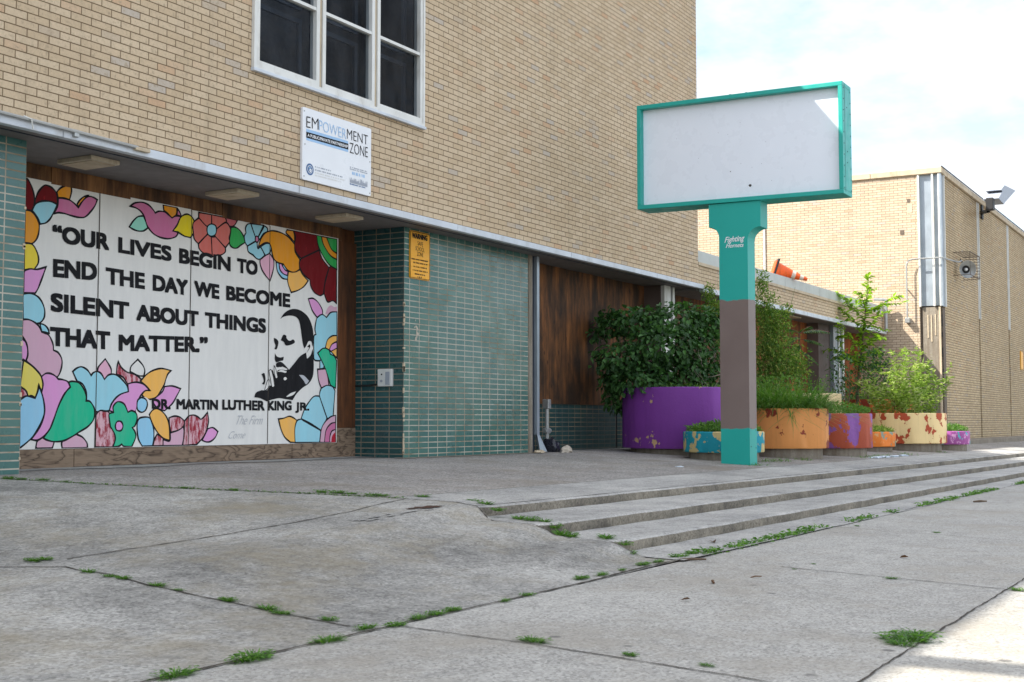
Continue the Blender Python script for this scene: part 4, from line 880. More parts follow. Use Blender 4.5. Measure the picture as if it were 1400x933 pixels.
jm = [crack(J1, ramp_z, .010, seed=1), crack(J2, ramp_z, .010, seed=2), crack(J3, walk_z, .008, seed=3), crack(J4, walk_z, .009, seed=4), crack(J5, walk_z, .008, seed=5),
      crack([(2.4, SEAM_Y), (7.3, SEAM_Y+.01)], lambda x, y: max(walk_z(x, y), ramp_z(x, y)), .015, seed=6, lift=.005), crack([(3.6, 1.13), (9, 1.13), (24, 1.12)], walk_z, .008, seed=17), crack([(7.3, SEAM_Y+.01), (40, SEAM_Y)], walk_z, .014, seed=7, lift=.004),
      crack([(ramp_edge(y)-.01, y) for y in lin(3.1, 5.6, 60)], lambda x, y: max(ramp_z(x, y), steps_profile(x, y) if y < 4.75 else terrace_z(x, y)), .010, seed=8, lift=.004),
      crack([(ramp_edge(y), y) for y in lin(5.6, 8.5, 40)], lambda x, y: terrace_z(x, y), .014, seed=9, lift=.005)]
for x in (13.2, 15.7, 18.9, 22.4, 26.2): jm.append(crack([(x, SEAM_Y), (x-.4, .5)], walk_z, .008, seed=int(x)))
for x in (10.8, 13.8, 18.2, 21.5, 25.0): jm.append(crack([(x, 4.78), (x, 5.6)], terrace_z, .010, seed=int(x*3)))
struct(merge(*jm).build('paving_joints', fix=False))
# broken patch and scar in the ramp
def blob(cx_, cy_, rx, ry, zf, mat, seed, lift, n=28):
    r = random.Random(seed); pts = []
    for i in range(n):
        t = 2*math.pi*i/n; q = 1+r.uniform(-.28, .28); x = cx_+rx*q*math.cos(t); y = cy_+ry*q*math.sin(t); pts.append((x, y, zf(x, y)+lift))
    return MB().poly(pts, mat)
concrete('rust_patch', hexc(100, 70, 54), hexc(56, 42, 36), .6, 80, .8, .01)
mb = blob(HOLE[0], HOLE[1], .17, .085, ramp_z, 'rust_patch', 3, .006)
for q in range(16): mb = merge(mb, blob(SCAR[0]+random.uniform(-.25, .65), SCAR[1]+random.uniform(-.07, .06), .05*random.random()+.02, .02, ramp_z, 'step_concrete', q, .006, 10))
for q in range(8): mb = merge(mb, blob(HOLE[0]+random.uniform(-.16, .16), HOLE[1]+random.uniform(-.04, .05), .035, .012, ramp_z, 'crack', q+40, .008, 9))
struct(mb.build('ramp_spalling', fix=False))
mb = MB(); mb.grid([[(x, y, z) for x in lin(34.9, 75, 20)] for y, z in ((6.72, terrace_z(40, 6.7)-.2), (6.72, -.06), (6.75, -.045), (7.14, -.03))], 'plain_concrete')
struct(mb.build('kerb'))

# ------------------------------------------------------------------ main school block
YB = 8.53; YT = 8.89; YP = 9.62; ZS = 2.775; X0 = -32.; X1 = 21.25; ZR = 9.22
sch = thing('school_building', 'two storey buff brick school block with green tiled ground floor and boarded up openings', 'building', (X0, YB, 0))
WX0, WX1, WZ0, WZ1 = 9.588, 12.60, 3.915, 6.60
mb = MB()
mb.box((X0, YB, 2.80), (X1, YB+.3, WZ0), 'buff_brick'); mb.box((X0, YB, WZ1), (X1, YB+.3, ZR), 'buff_brick')
mb.box((X0, YB, WZ0), (WX0, YB+.3, WZ1), 'buff_brick'); mb.box((WX1, YB, WZ0), (X1, YB+.3, WZ1), 'buff_brick')
mb.box((X0, YB+.3, 2.80), (X0+.3, 26, ZR), 'buff_brick_front'); mb.box((X1-.3, YB+.3, 2.80), (X1, 26, ZR), 'buff_brick_front')
mb.box((X0+.3, 25.7, 0), (X1-.3, 26, ZR), 'buff_brick')
mb.build('brick_wall', sch)
MB().box((X0+.3, YB+.3, ZR-.3), (X1-.3, 25.7, ZR-.05), 'plain_concrete').build('roof', sch)
mb = MB()
x = X0
while x < X1+.15:
    x2 = min(x+3.02, X1+.15); mb.bev((x+.004, YB-.055+random.uniform(0, .004), 2.768), (x2-.004, YB+.02, 2.846), .006, 'fascia_metal'); x = x2
mb.build('fascia', sch)
MB().box((X0, YB-.02, 2.780), (X1+.15, 9.9, 2.80), 'soffit_paint').build('soffit', sch)
mb = MB()                                                  # strip along the drip edge of the soffit
mb.box((X0, YB+.14, 2.772), (X1+.1, YB+.155, 2.780), 'dark_steel'); mb.build('soffit_joint', sch)
# tiled ground floor
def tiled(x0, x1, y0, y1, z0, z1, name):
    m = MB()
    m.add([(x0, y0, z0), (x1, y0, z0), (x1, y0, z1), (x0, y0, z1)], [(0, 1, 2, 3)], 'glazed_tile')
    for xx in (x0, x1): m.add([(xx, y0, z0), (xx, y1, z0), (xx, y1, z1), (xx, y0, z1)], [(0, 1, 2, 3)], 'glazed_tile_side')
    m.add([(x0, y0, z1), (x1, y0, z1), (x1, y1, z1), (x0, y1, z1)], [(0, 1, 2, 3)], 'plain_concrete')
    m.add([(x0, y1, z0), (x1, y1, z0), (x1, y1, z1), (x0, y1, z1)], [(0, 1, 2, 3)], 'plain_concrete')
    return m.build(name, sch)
tiled(X0, 7.236, YT, 10.0, -.05, ZS+.003, 'tile_wall')
tiled(12.752, 15.79, YT, 10.0, -.05, ZS+.003, 'tile_wall')
# chipped corner beads of the pier
mb = MB()
for q in range(22):
    zc = random.uniform(.05, 1.9); h_ = random.uniform(.02, .07)
    mb.bev((12.744, YT-.006, zc), (12.752+random.uniform(.010, .028), YT+random.uniform(.006, .018), zc+h_), .003, 'lime_stone')
for q in range(8):
    zc = random.uniform(.05, 2.3); mb.bev((7.236-random.uniform(.01, .02), YT-.006, zc), (7.243, YT+.012, zc+random.uniform(.02, .04)), .003, 'lime_stone')
mb.build('broken_edge', sch)
mb = MB()                                                  # torn white sticker remains on the pier
r = random.Random(5)
for (cx_, cz_, rx, rz) in ((13.01, 1.585, .022, .012), (13.03, 1.56, .020, .03), (13.022, 1.50, .014, .045), (13.045, 1.50, .018, .022), (13.00, 1.435, .022, .024), (12.985, 1.66, .008, .01), (13.075, 1.65, .008, .022), (12.965, 1.575, .012, .008)):
    pts = []
    for i in range(14):
        t = 2*math.pi*i/14; q = 1+r.uniform(-.3, .3); pts.append((cx_+rx*q*math.cos(t), YT-.002-.0006*len(mb.f)/12, cz_+rz*q*math.sin(t)))
    mb.poly(pts, 'cloth_white')
mb.build('sticker_remains', sch)
# boarded entrance around the mural
mb = MB()
mb.box((7.236, YP+.02, .0), (12.752, YP+.06, ZS), 'jamb_plywood'); mb.build('boarding', sch)
x = 7.24
for w, m_ in ((.86, 0), (.97, 1), (1.30, 0), (.62, 1), (1.48, 0)):
    MB().box((x, YP-.012-.006*m_, 2.62), (min(x+w-.006, 12.73), YP+.02, ZS+.002), 'header_plywood').build('header_board', sch); x += w
mb = MB(); mb.box((12.386, YP-.016, .36), (12.748, YP+.02, 2.615), 'jamb_plywood'); mb.build('jamb_board', sch)
for a, b, d in ((7.24, 8.42, 0), (8.425, 10.75, .004), (10.755, 11.55, .001), (11.555, 12.382, .006)): MB().box((a, YP-.022-d, .004+.01*(d > 0)), (b, YP+.02, .178), 'kick_plywood').build('kick_board', sch)
MB().box((12.386, YP-.02, .004), (12.748, YP+.02, .357), 'kick_plywood').build('kick_board', sch)
# recess right of the pier: frame, plywood and a low tiled wall
YA = 9.22
mb = MB(); mb.box((15.792, YT-.01, -.06), (15.895, YA+.4, ZS+.002), 'plain_concrete'); mb.build('concrete_jamb', sch)
mb = MB(); mb.box((15.897, YT+.015, 0), (15.99, YT+.12, ZS), 'dark_steel'); mb.box((15.992, YT-.03, .25), (16.06, YT+.05, ZS), 'steel_clad')
mb.add([(15.992, YT-.03, .25), (16.06, YT-.03, .25), (16.16, YT-.10, .01), (16.03, YT-.06, .01)], [(0, 1, 2, 3)], 'steel_clad')
mb.add([(16.06, YT-.03, .25), (16.06, YT+.05, .25), (16.15, YT+.03, .01), (16.16, YT-.10, .01)], [(0, 1, 2, 3)], 'steel_clad'); mb.build('steel_frame', sch)
for a, b, d in ((15.9, 18.52, 0), (18.53, 20.5, .008)): MB().box((a, YA+d, .70), (b, YA+.03, ZS+.002), 'brown_plywood').build('plywood_panel', sch)
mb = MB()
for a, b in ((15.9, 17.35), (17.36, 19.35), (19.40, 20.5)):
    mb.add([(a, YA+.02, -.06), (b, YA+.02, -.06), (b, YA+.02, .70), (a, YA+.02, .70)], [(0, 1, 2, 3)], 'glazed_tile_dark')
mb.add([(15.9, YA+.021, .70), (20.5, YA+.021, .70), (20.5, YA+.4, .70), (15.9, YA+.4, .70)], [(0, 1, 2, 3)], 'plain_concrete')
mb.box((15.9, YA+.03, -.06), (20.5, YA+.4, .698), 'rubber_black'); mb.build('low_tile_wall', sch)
mb = MB(); mb.box((20.48, YT+.02, 0), (20.70, YA+.6, ZS+.001), 'brown_panel'); mb.build('fin_wall', sch)
MB().box((20.475, YT-.05, 0), (20.74, YT+.018, ZS), 'white_metal').build('column', sch); MB().box((20.88, YT-.03, 0), (20.97, YT+.1, ZS), 'white_metal').build('column', sch); MB().box((20.745, YT+.05, 0), (20.875, YT+.2, ZS), 'dark_steel').build('column', sch)
# soffit light fittings
for xa in (7.90, 9.78, 11.56):
    m = MB(); m.bev((xa, 8.86, ZS-.035), (xa+.33, 9.30, ZS+.004), .006, 'fixture_cream'); m.bev((xa+.03, 8.89, ZS-.043), (xa+.30, 9.27, ZS-.036), .002, 'lime_stone'); m.build('soffit_light', sch)
# loose conduit on the fascia
mb = MB(); mb.tube([(-4, YB-.075, 2.845), (6.6, YB-.075, 2.842), (8.05, YB-.075, 2.826)], .016, 'galvanised'); mb.bev((7.35, YB-.085, 2.79), (7.40, YB-.05, 2.85), .004, 'galvanised'); mb.bev((8.02, YB-.09, 2.80), (8.19, YB-.05, 2.835), .006, 'lime_stone')
mb.tube([(6.85, YB-.07, 2.86), (6.90, YB-.10, 2.84), (6.93, YB-.085, 2.77)], .006, 'white_metal'); mb.build('conduit', sch)
# window
win = MB()
def framebox(m, x0, x1, z0, z1, w, y0, y1, mat):
    m.box((x0, y0, z0), (x0+w, y1, z1), mat); m.box((x1-w, y0, z0), (x1, y1, z1), mat)
    m.box((x0+w, y0, z0), (x1-w, y1, z0+w), mat); m.box((x0+w, y0, z1-w), (x1-w, y1, z1), mat)
framebox(win, WX0+.002, WX1-.002, WZ0+.002, WZ1, .035, YB-.035, YB+.1, 'white_metal')
win.bev((WX0-.01, YB-.05, WZ0-.03), (WX1+.01, YB-.002, WZ0+.004), .004, 'fascia_metal')
wo_ = win.build('window', sch)
bays = ((WX0+.04, 10.620), (10.672, 11.600), (11.652, WX1-.04))
for a, b in bays:
    m = MB(); framebox(m, a, b, WZ0+.04, WZ1-.04, .052, YB-.028, YB+.06, 'white_metal')
    for zz in (4.775, 5.66): m.box((a+.052, YB-.022, zz-.017), (b-.052, YB+.05, zz+.017), 'white_metal')
    m.build('window_frame', wo_)
    for z0, z1 in ((WZ0+.09, 4.758), (4.792, 5.643), (5.677, WZ1-.09)):
        m = MB(); m.add([(a+.05, YB+.02, z0), (b-.05, YB+.02, z0), (b-.05, YB+.024, z1), (a+.05, YB+.024, z1)], [(0, 1, 2, 3)], 'window_glass'); m.build('window_pane', wo_)
for a in (10.620, 11.600): MB().box((a+.004, YB-.012, WZ0+.04), (a+.048, YB+.06, WZ1-.04), 'lime_stone').build('mullion', wo_)
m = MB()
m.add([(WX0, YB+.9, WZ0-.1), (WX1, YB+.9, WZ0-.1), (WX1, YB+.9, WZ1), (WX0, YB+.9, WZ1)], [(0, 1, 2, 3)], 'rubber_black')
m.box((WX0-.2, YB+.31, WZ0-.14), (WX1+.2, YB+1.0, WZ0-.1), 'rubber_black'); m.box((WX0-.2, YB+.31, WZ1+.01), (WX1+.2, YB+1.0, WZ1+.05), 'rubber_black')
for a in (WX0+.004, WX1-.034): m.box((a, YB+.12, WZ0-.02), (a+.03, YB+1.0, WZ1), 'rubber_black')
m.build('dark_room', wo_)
m = MB()
for a, b in bays:
    framebox(m, a+.10, b-.02, WZ0+.12, 4.70, .05, YB+.20, YB+.24, 'dark_steel'); framebox(m, a+.10, b-.02, 4.80, 5.62, .05, YB+.20, YB+.24, 'dark_steel')
m.build('inner_sash', wo_)
# stand pipe, stained brick etc.
mb = MB(); mb.tube([(16.70, YT+.2, -.02), (16.70, YT+.2, .74)], .028, 'galvanised'); mb.tube([(16.62, YT+.2, .30), (16.80, YT+.2, .30)], .03, 'galvanised')
mb.bev((16.655, YT+.15, .62), (16.745, YT+.25, .76), .01, 'galvanised'); mb.bev((16.65, YT+.16, .26), (16.75, YT+.24, .34), .01, 'galvanised')
mb.origin = (16.7, YT+.2, 0); tag(mb.build('stand_pipe'), 'short grey stand pipe in front of the low green tiled wall', 'pipe')

# ------------------------------------------------------------------ mural
mur = thing('painted_mural', 'white plywood mural of bright flowers with a black lettered quotation and a stencilled portrait', 'mural', (7.24, YP, .18))
for i, (a, b) in enumerate(((7.30, 8.672), (8.680, 9.902), (9.913, 11.133), (11.142, 12.386))):
    m = MB(); d = (0, .0010, .0004, .0013)[i]; m.box((a, YP-.014-d, .182), (b, YP+.018, 2.636+.004*(i % 2)), 'mural_white'); m.build('plywood_sheet', mur)
Yp = [YP-.0157]
fl = MB(); LX0, LX1, LZ0, LZ1 = 7.25, 12.384, .186, 2.632
def clip(p): return (min(max(p.x, LX0), LX1), min(max(p.y, LZ0), LZ1))
def paint_shape(m, colr, line, pts, lw=.017):
    o = smooth_outline(pts)
    Yp[0] -= .00002
    tr = tessellate_polygon([[Vector((q.x, q.y, 0)) for q in o]])
    cp = [clip(q) for q in o]
    m.add([(x, Yp[0], z) for x, z in cp], [tuple(t) for t in tr], 'mural_'+colr)
    if line:
        Yp[0] -= .00002; L, R = ribbon(o, lw); n = len(o); vs = [(x, Yp[0], z) for x, z in map(clip, L)]+[(x, Yp[0], z) for x, z in map(clip, R)]
        m.add(vs, [(i, (i+1) % n, n+(i+1) % n, n+i) for i in range(n)], 'mural_line')
for colr, line, pts in MURAL: paint_shape(fl, colr, line, pts)
fl.build('painted_flowers', mur, fix=False)
pm = MB()
for colr, line, pts in STENCIL: paint_shape(pm, colr, line, pts, .009)
pm.build('stencilled_portrait', mur, fix=False)
Yp[0] -= .00004
for words in (MTEXT[:4], MTEXT[4:9], MTEXT[9:12], MTEXT[12:14], MTEXT[14:]):     # one part per painted line
    tm = MB()
    for s, BL, BR, TL in words: put_bold(tm, s, BL, BR, TL, lambda x, z, i: (x, Yp[0]-.00002*i, z), 'mural_black', .072)
    tm.build('lettering', mur, fix=False)
sm = MB()                                                  # dark joints between the sheets and scribbles
for xx in (8.676, 9.908, 11.138): sm.box((xx-.004, Yp[0]-.0006, .19), (xx+.004, Yp[0]-.0003, 2.63), 'crack')
sm.build('sheet_joint', mur)
hw = MB()
def scrawl(s, x0, z0, w, h, r_=.003):
    put_text(hw, s, (x0, z0), (x0+w, z0), (x0+.03, z0+h), lambda x, z: (x, Yp[0]-.0003, z), 'mural_grey', offset=-.012, shear=.3)
scrawl('The Firm', 10.62, .40, .42, .10); scrawl('Come', 10.50, .25, .26, .08)
hw.build('faint_scrawl', mur, fix=False)

# ------------------------------------------------------------------ signs on the wall
def rnd_plate(m, x0, x1, z0, z1, y0, y1, r, mat):
    pts = []
    for cx_, cz_, a in ((x1-r, z1-r, 0), (x0+r, z1-r, 90), (x0+r, z0+r, 180), (x1-r, z0+r, 270)):
        for j in range(5): t = rad(a+22.5*j); pts.append((cx_+r*math.cos(t), cz_+r*math.sin(t)))
    n = len(pts); m.poly([(x, y0, z) for x, z in pts], mat); m.poly([(x, y1, z) for x, z in pts], mat)
    m.add([(x, y0, z) for x, z in pts]+[(x, y1, z) for x, z in pts], [(i, (i+1) % n, n+(i+1) % n, n+i) for i in range(n)], mat)
es = thing('notice_board', 'white empowerment zone notice fixed to the brick wall below the window', 'sign', (10.345, YB, 2.93))
YE = YB-.032
m = MB(); rnd_plate(m, 10.345, 11.535, 2.928, 3.685, YE, YB-.004, .02, 'sign_white'); m.build('plate', es)
m = MB(); m.add([(x, YE-.0012, z) for x, z in SPOLY['band']], [(0, 1, 2, 3)], 'letter_blue'); m.add([(x, YE-.0024, z) for x, z in SPOLY['dark']], [(0, 1, 2, 3)], 'black_paint'); m.build('banner_stripe', es)
m = MB()
for i, (s, BL, BR, TL) in enumerate(STEXT):
    put_text(m, s, BL, BR, TL, lambda x, z: (x, YE-.0036, z), ('black_paint', 'letter_blue', 'black_paint', 'black_paint', 'sign_white')[i], offset=-.012 if i < 4 else .02)
m.build('lettering', es, fix=False)
m = MB(); sx, sz = SPOLY['seal']
def disc(m, cx_, cz_, r0, r1, y, mat, n=28):
    vs = [(cx_+q*math.cos(2*math.pi*i/n), y, cz_+q*math.sin(2*math.pi*i/n)) for q in (r0, r1) for i in range(n)]
    m.add(vs, [(i, (i+1) % n, n+(i+1) % n, n+i) for i in range(n)], mat)
disc(m, sx, sz, .001, .062, YE-.0012, 'seal_blue'); disc(m, sx, sz, .036, .042, YE-.0024, 'sign_white'); disc(m, sx+.008, sz-.01, .004, .018, YE-.0024, 'sign_white'); disc(m, sx-.004, sz+.018, .002, .011, YE-.0036, 'letter_blue'); m.build('round_seal', es, fix=False)
m = MB(); r = random.Random(3)
def dashes(m, x0, x1, z, h, y, mat):                       # print too faint to read
    x = x0
    while x < x1:
        w = r.uniform(.008, .03); m.add([(x, y, z), (min(x+w, x1), y, z), (min(x+w, x1), y, z+h), (x, y, z+h)], [(0, 1, 2, 3)], mat); x += w+r.choice((.005, .005, .016))
for z, x1, mt in ((3.085, 10.82, 'pale_grey'), (3.052, 11.02, 'pale_grey'), (3.022, 11.06, 'box_grey'), (2.995, 11.0, 'box_grey')): dashes(m, 10.555, x1, z, .014, YE-.0012, mt)
for z in (3.185, 3.165): dashes(m, 11.15, 11.47, z, .012, YE-.0012, 'pale_grey')
dashes(m, 11.19, 11.42, 3.115, .032, YE-.0012, 'letter_blue')
for q in range(26): x = 11.15+.32*q/26; m.add([(x, YE-.0012, 3.02), (x+.012, YE-.0012, 3.02), (x+.012, YE-.0012, 3.03+r.uniform(.01, .06)), (x, YE-.0012, 3.03+r.uniform(.01, .06))], [(0, 1, 2, 3)], 'pale_grey')
dashes(m, 11.15, 11.43, 3.0, .014, YE-.0012, 'seal_blue'); m.build('small_print', es, fix=False)
m = MB()
for x, z in ((10.372, 3.645), (10.385, 3.30), (11.51, 3.31), (11.515, 2.96), (10.375, 2.965)): m.tube([(x, YE+.002, z), (x, YE-.004, z)], .008, 'galvanised')
m.build('screw', es)

ws = thing('warning_sign', 'yellow safe school zone warning sign on the green tiled pier', 'sign', (13.065, YT, 2.17))
YW = YT-.016
m = MB(); rnd_plate(m, 12.848, 13.282, 2.168, 2.752, YW, YT-.003, .03, 'sign_yellow'); m.build('plate', ws)
m = MB(); P = [Vector(q) for q in ((12.858, 2.19), (12.858, 2.73), (12.870, 2.742), (13.26, 2.742), (13.272, 2.73), (13.272, 2.19), (13.26, 2.178), (12.870, 2.178))]
L, R = ribbon(P, .009); n = 8; m.add([(q.x, YW-.0012, q.y) for q in L]+[(q.x, YW-.0012, q.y) for q in R], [(i, (i+1) % n, n+(i+1) % n, n+i) for i in range(n)], 'black_paint'); m.build('border', ws, fix=False)
m = MB()
for j, (s, BL, BR, TL) in enumerate(WTEXT):
    if j == 0: put_bold(m, s, BL, BR, TL, lambda x, z, i: (x, YW-.0014-.00004*i, z), 'black_paint', .07)
    else: put_text(m, s, BL, BR, TL, lambda x, z: (x, YW-.0014, z), 'black_paint', offset=.004)
m.build('lettering', ws, fix=False)
m = MB()
for a, b in WLINES: dashes(m, a[0], b[0], a[1]-.008, .016, YW-.0014, 'black_paint')
m.build('small_print', ws, fix=False)

ic = thing('intercom', 'small white intercom box with a cable on the green tiled return wall', 'intercom', (12.752, 9.137, .85))
m = MB(); m.bev((12.70, 9.035, .855), (12.749, 9.24, 1.065), .008, 'box_grey'); m.build('housing', ic)
m = MB(); m.box((12.695, 9.06, .875), (12.6995, 9.12, 1.03), 'pale_grey'); m.tube([(12.699, 9.18, .92), (12.692, 9.18, .92)], .016, 'pale_grey'); m.tube([(12.699, 9.175, 1.0), (12.693, 9.175, 1.0)], .010, 'black_paint'); m.build('speaker_panel', ic)
m = MB(); m.tube([(12.742, 9.24, .885), (12.74, 9.38, .872), (12.742, 9.60, .868)], .011, 'rubber_black'); m.build('cable', ic)
# ------------------------------------------------------------------ low wing
YWg = 8.56; XW0, XW1 = X1+.02, 34.30
wg = thing('entrance_wing', 'low one storey buff brick wing with metal flashing joining the two taller blocks', 'building', (XW0, YWg, 0))
mb = MB(); mb.box((XW0, YWg, 2.815), (XW1, YWg+.3, 3.185), 'buff_brick'); mb.box((XW1-.3, YWg+.3, 2.815), (XW1, 14, 3.185), 'buff_brick_front'); mb.build('brick_wall', wg)
mb = MB(); x = XW0
while x < XW1: mb.bev((x+.003, YWg-.035, 3.187), (min(x+1.2, XW1)-.003, YWg+.3, 3.245), .006, 'lime_stone'); x += 1.2
mb.build('stone_band', wg)
mb = MB(); x = XW0
while x < XW1:
    x2 = min(x+2.42, XW1+.02); mb.bev((x+.004, YWg-.012, 3.247), (x2-.004, YWg+.35, 3.455), .008, 'coping_metal'); x = x2
mb.build('flashing', wg)
mb = MB(); mb.box((XW0, YWg+.36, 3.2), (XW1, 20, 3.40), 'plain_concrete'); mb.build('roof', wg)
mb = MB(); x = XW0+.14
while x < XW1:
    x2 = min(x+3.02, XW1); mb.bev((x+.004, YWg-.06, 2.725), (x2-.004, YWg+.02, 2.812), .006, 'fascia_metal'); x = x2
mb.build('fascia', wg)
MB().box((XW0, YWg+.022, 2.74), (XW1, 9.9, 2.80), 'soffit_paint').build('soffit', wg)
for i, a in enumerate((21.0, 22.25, 23.5, 24.75, 26.0, 27.25, 28.5)): MB().box((a, YA+.006*(i % 2), .0), (a+1.242, YA+.05, 2.745), 'orange_plywood' if i > 2 else 'brown_plywood').build('plywood_panel', wg)
MB().box((31.6, YA, 0), (34.36, YA+.05, 2.745), 'orange_plywood').build('plywood_panel', wg)
mb = MB(); mb.box((29.72, YT+.06, -.1), (30.66, YA+.5, 2.742), 'brown_panel'); mb.build('fin_wall', wg)
mb = MB(); mb.box((30.64, YT-.03, -.1), (30.98, YT+.12, 2.742), 'steel_clad'); mb.box((30.985, YT-.06, -.1), (31.06, YT+.12, 2.742), 'white_metal'); mb.box((31.065, YT-.02, -.1), (31.34, YT+.12, 2.742), 'steel_clad'); mb.box((31.345, YT-.06, -.1), (31.45, YT+.12, 2.742), 'white_metal'); mb.build('column', wg)
m = MB(); m.bev((26.6, 8.78, 2.715), (27.9, 9.0, 2.737), .005, 'fixture_cream'); m.build('soffit_light', wg)
mb = MB(); mb.tube([(34.1, YWg-.10, 2.78), (34.1, YWg-.10, 3.62)], .045, 'galvanised'); mb.tube([(34.1, YWg-.10, 3.62), (34.05, YWg+.2, 3.64)], .045, 'galvanised'); mb.build('downpipe', wg)

# ------------------------------------------------------------------ far block
XG = 34.37; YG = 7.11; ZG = 6.88
gy = thing('gym_building', 'tall windowless buff brick block with steel clad corner at the far end', 'building', (XG, YG, -.2))
mb = MB(); mb.box((XG, 7.66, -.3), (XG+.3, 30, ZG), 'buff_brick_front'); mb.build('front_wall', gy)
mb = MB(); ribs = [39.55, 44.65, 49.75, 54.85, 59.95, 65.05]; a = XG+.42
for rx in ribs+[75]:
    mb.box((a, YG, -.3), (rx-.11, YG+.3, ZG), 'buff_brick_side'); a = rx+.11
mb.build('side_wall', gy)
for rx in ribs: MB().box((rx-.108, YG+.06, -.3), (rx+.108, YG+.2, 3.43), 'rusty_brown').build('bare_rib', gy)
for rx in ribs:
    mb = MB(); mb.box((rx-.108, YG+.01, 3.435), (rx+.108, YG+.1, ZG-.02), 'steel_clad'); mb.box((rx-.13, YG-.03, 3.43), (rx-.09, YG-.002, ZG-.02), 'white_metal'); mb.box((rx+.09, YG-.03, 3.43), (rx+.13, YG-.002, ZG-.02), 'white_metal'); mb.build('steel_rib', gy)
mb = MB()
for a in lin(7.02, 31, 14)[:-1]: mb.bev((XG-.06, a+.004, ZG+.004), (XG+.4, a+1.84, ZG+.155), .012, 'lime_stone')
for a in lin(XG+.405, 75, 20)[:-1]: mb.bev((a+.004, YG-.07, ZG+.004), (a+2.13, YG+.35, ZG+.155), .012, 'lime_stone')
mb.box((XG-.07, 7.01, ZG+.157), (75, 7.04, ZG+.175), 'dark_steel'); mb.build('coping', gy)
MB().box((XG+.4, YG+.36, ZG-.2), (75, 30, ZG), 'plain_concrete').build('roof', gy)
mb = MB()
mb.box((XG+.07, 7.13, 3.44), (XG+.2, 7.65, ZG), 'steel_clad')
for a, b in ((7.615, 7.658), (7.255, 7.30), (7.105, 7.14)): mb.box((XG-.035, a, 3.42), (XG+.068, b, ZG), 'white_metal')
mb.box((XG-.036, 7.06, 3.42), (XG+.03, 7.103, ZG), 'steel_clad'); mb.box((XG+.03, 7.085, 3.42), (XG+.34, 7.125, ZG), 'steel_clad'); mb.box((XG+.34, 7.05, 3.42), (XG+.40, 7.108, ZG), 'white_metal')
mb.build('corner_cladding', gy); mb = MB()
mb.box((XG+.02, 11.85, 3.42), (XG+.2, 12.4, ZG), 'steel_clad')
for a in (11.80, 12.38): mb.box((XG-.04, a, 3.42), (XG+.04, a+.05, ZG), 'white_metal')
mb.build('corner_cladding', gy)
mb = MB(); mb.box((XG+.06, 7.20, -.3), (XG+.3, 7.60, 3.40), 'plain_concrete'); mb.box((XG+.03, 7.14, -.3), (XG+.09, 7.19, 3.40), 'lime_stone'); mb.box((XG+.10, 7.10, -.3), (XG+.40, 7.13, 3.38), 'rusty_brown')
mb.box((XG+.09, 7.60, -.3), (XG+.28, 7.658, 3.40), 'rusty_brown')
for a, z, h in ((7.45, 2.6, .6), (7.36, 2.5, .7), (7.26, 2.66, .55)): mb.bev((XG+.045, a, z), (XG+.059, a+.03, z+h), .004, 'lime_stone')
for z, h in ((1.3, .5), (2.1, .25), (2.62, .12), (2.9, .3)): mb.bev((XG+.085, 7.105, z), (XG+.097, 7.135, z+h), .003, 'rubber_black')
mb.build('bare_column', gy)
mb = MB()
mb.bev((XG-.012, 8.02, 5.34), (XG-.002, 8.12, 5.46), .003, 'rusty_brown'); mb.bev((XG-.014, 7.86, 6.18), (XG-.002, 7.93, 6.27), .003, 'rusty_brown'); mb.bev((XG-.01, 7.80, 5.9), (XG-.002, 7.93, 6.12), .003, 'lime_stone')
mb.build('broken_brick', gy)
pts = [(XG-.17, 7.94, 3.12), (XG-.17, 7.94, 4.48), (XG-.17, 7.92, 4.57), (XG-.17, 7.87, 4.63), (XG-.17, 7.78, 4.655), (XG-.17, 7.02, 4.655), (XG+.3, 7.00, 4.655), (36.0, 6.98, 4.72), (36.4, 6.97, 4.80)]
mb = MB(); mb.tube(pts, .02, 'galvanised'); mb.bev((XG-.19, 7.88, 3.0), (XG-.003, 8.0, 3.13), .01, 'galvanised'); mb.bev((XG-.17, 7.925, 3.85), (XG-.001, 7.955, 3.88), .004, 'galvanised'); mb.build('conduit', gy)

ls = thing('loudspeaker', 'grey horn loudspeaker in a wire guard on the far brick wall', 'loudspeaker', (36.45, YG, 4.35))
m = MB(); c = Vector((36.35, 6.86, 4.55)); d = Vector((-.80, -.58, -.05)).normalized()
def cone_(m, p, d, prof, mat, n=28):
    a = d.cross(Vector((0, 0, 1))).normalized(); b = a.cross(d); vs = []; fs = []
    for r_, t in prof:
        for j in range(n): q = 2*math.pi*j/n; vs.append(p+d*t+(a*math.cos(q)+b*math.sin(q))*r_)
    for i in range(len(prof)-1):
        for j in range(n): fs.append((i*n+j, i*n+(j+1) % n, (i+1)*n+(j+1) % n, (i+1)*n+j))
    m.add(vs, fs, mat)
cone_(m, c, d, ((.001, -.16), (.08, -.16), (.09, -.05), (.12, .0), (.23, .12), (.24, .125), (.225, .11), (.11, .01)), 'galvanised'); m.build('horn', ls)
m = MB(); cone_(m, c, d, ((.11, .01), (.07, -.03), (.001, -.03)), 'rubber_black'); cone_(m, c, d, ((.001, .06), (.035, .05), (.04, -.01)), 'box_grey'); m.build('horn_throat', ls)
m = MB()
for x in (35.9, 37.25):
    m.tube([(x, 7.10, 4.98), (x, 6.66, 4.98), (x, 6.66, 4.36), (x, 7.10, 4.36)], .012, 'rusty_brown', 5)
for z in (4.98, 4.36): m.tube([(35.9, 6.66, z), (37.25, 6.66, z)], .012, 'rusty_brown', 5)
for x in lin(36.1, 37.1, 6): m.tube([(x, 6.66, 4.98), (x, 7.1, 4.98)], .006, 'rusty_brown', 4)
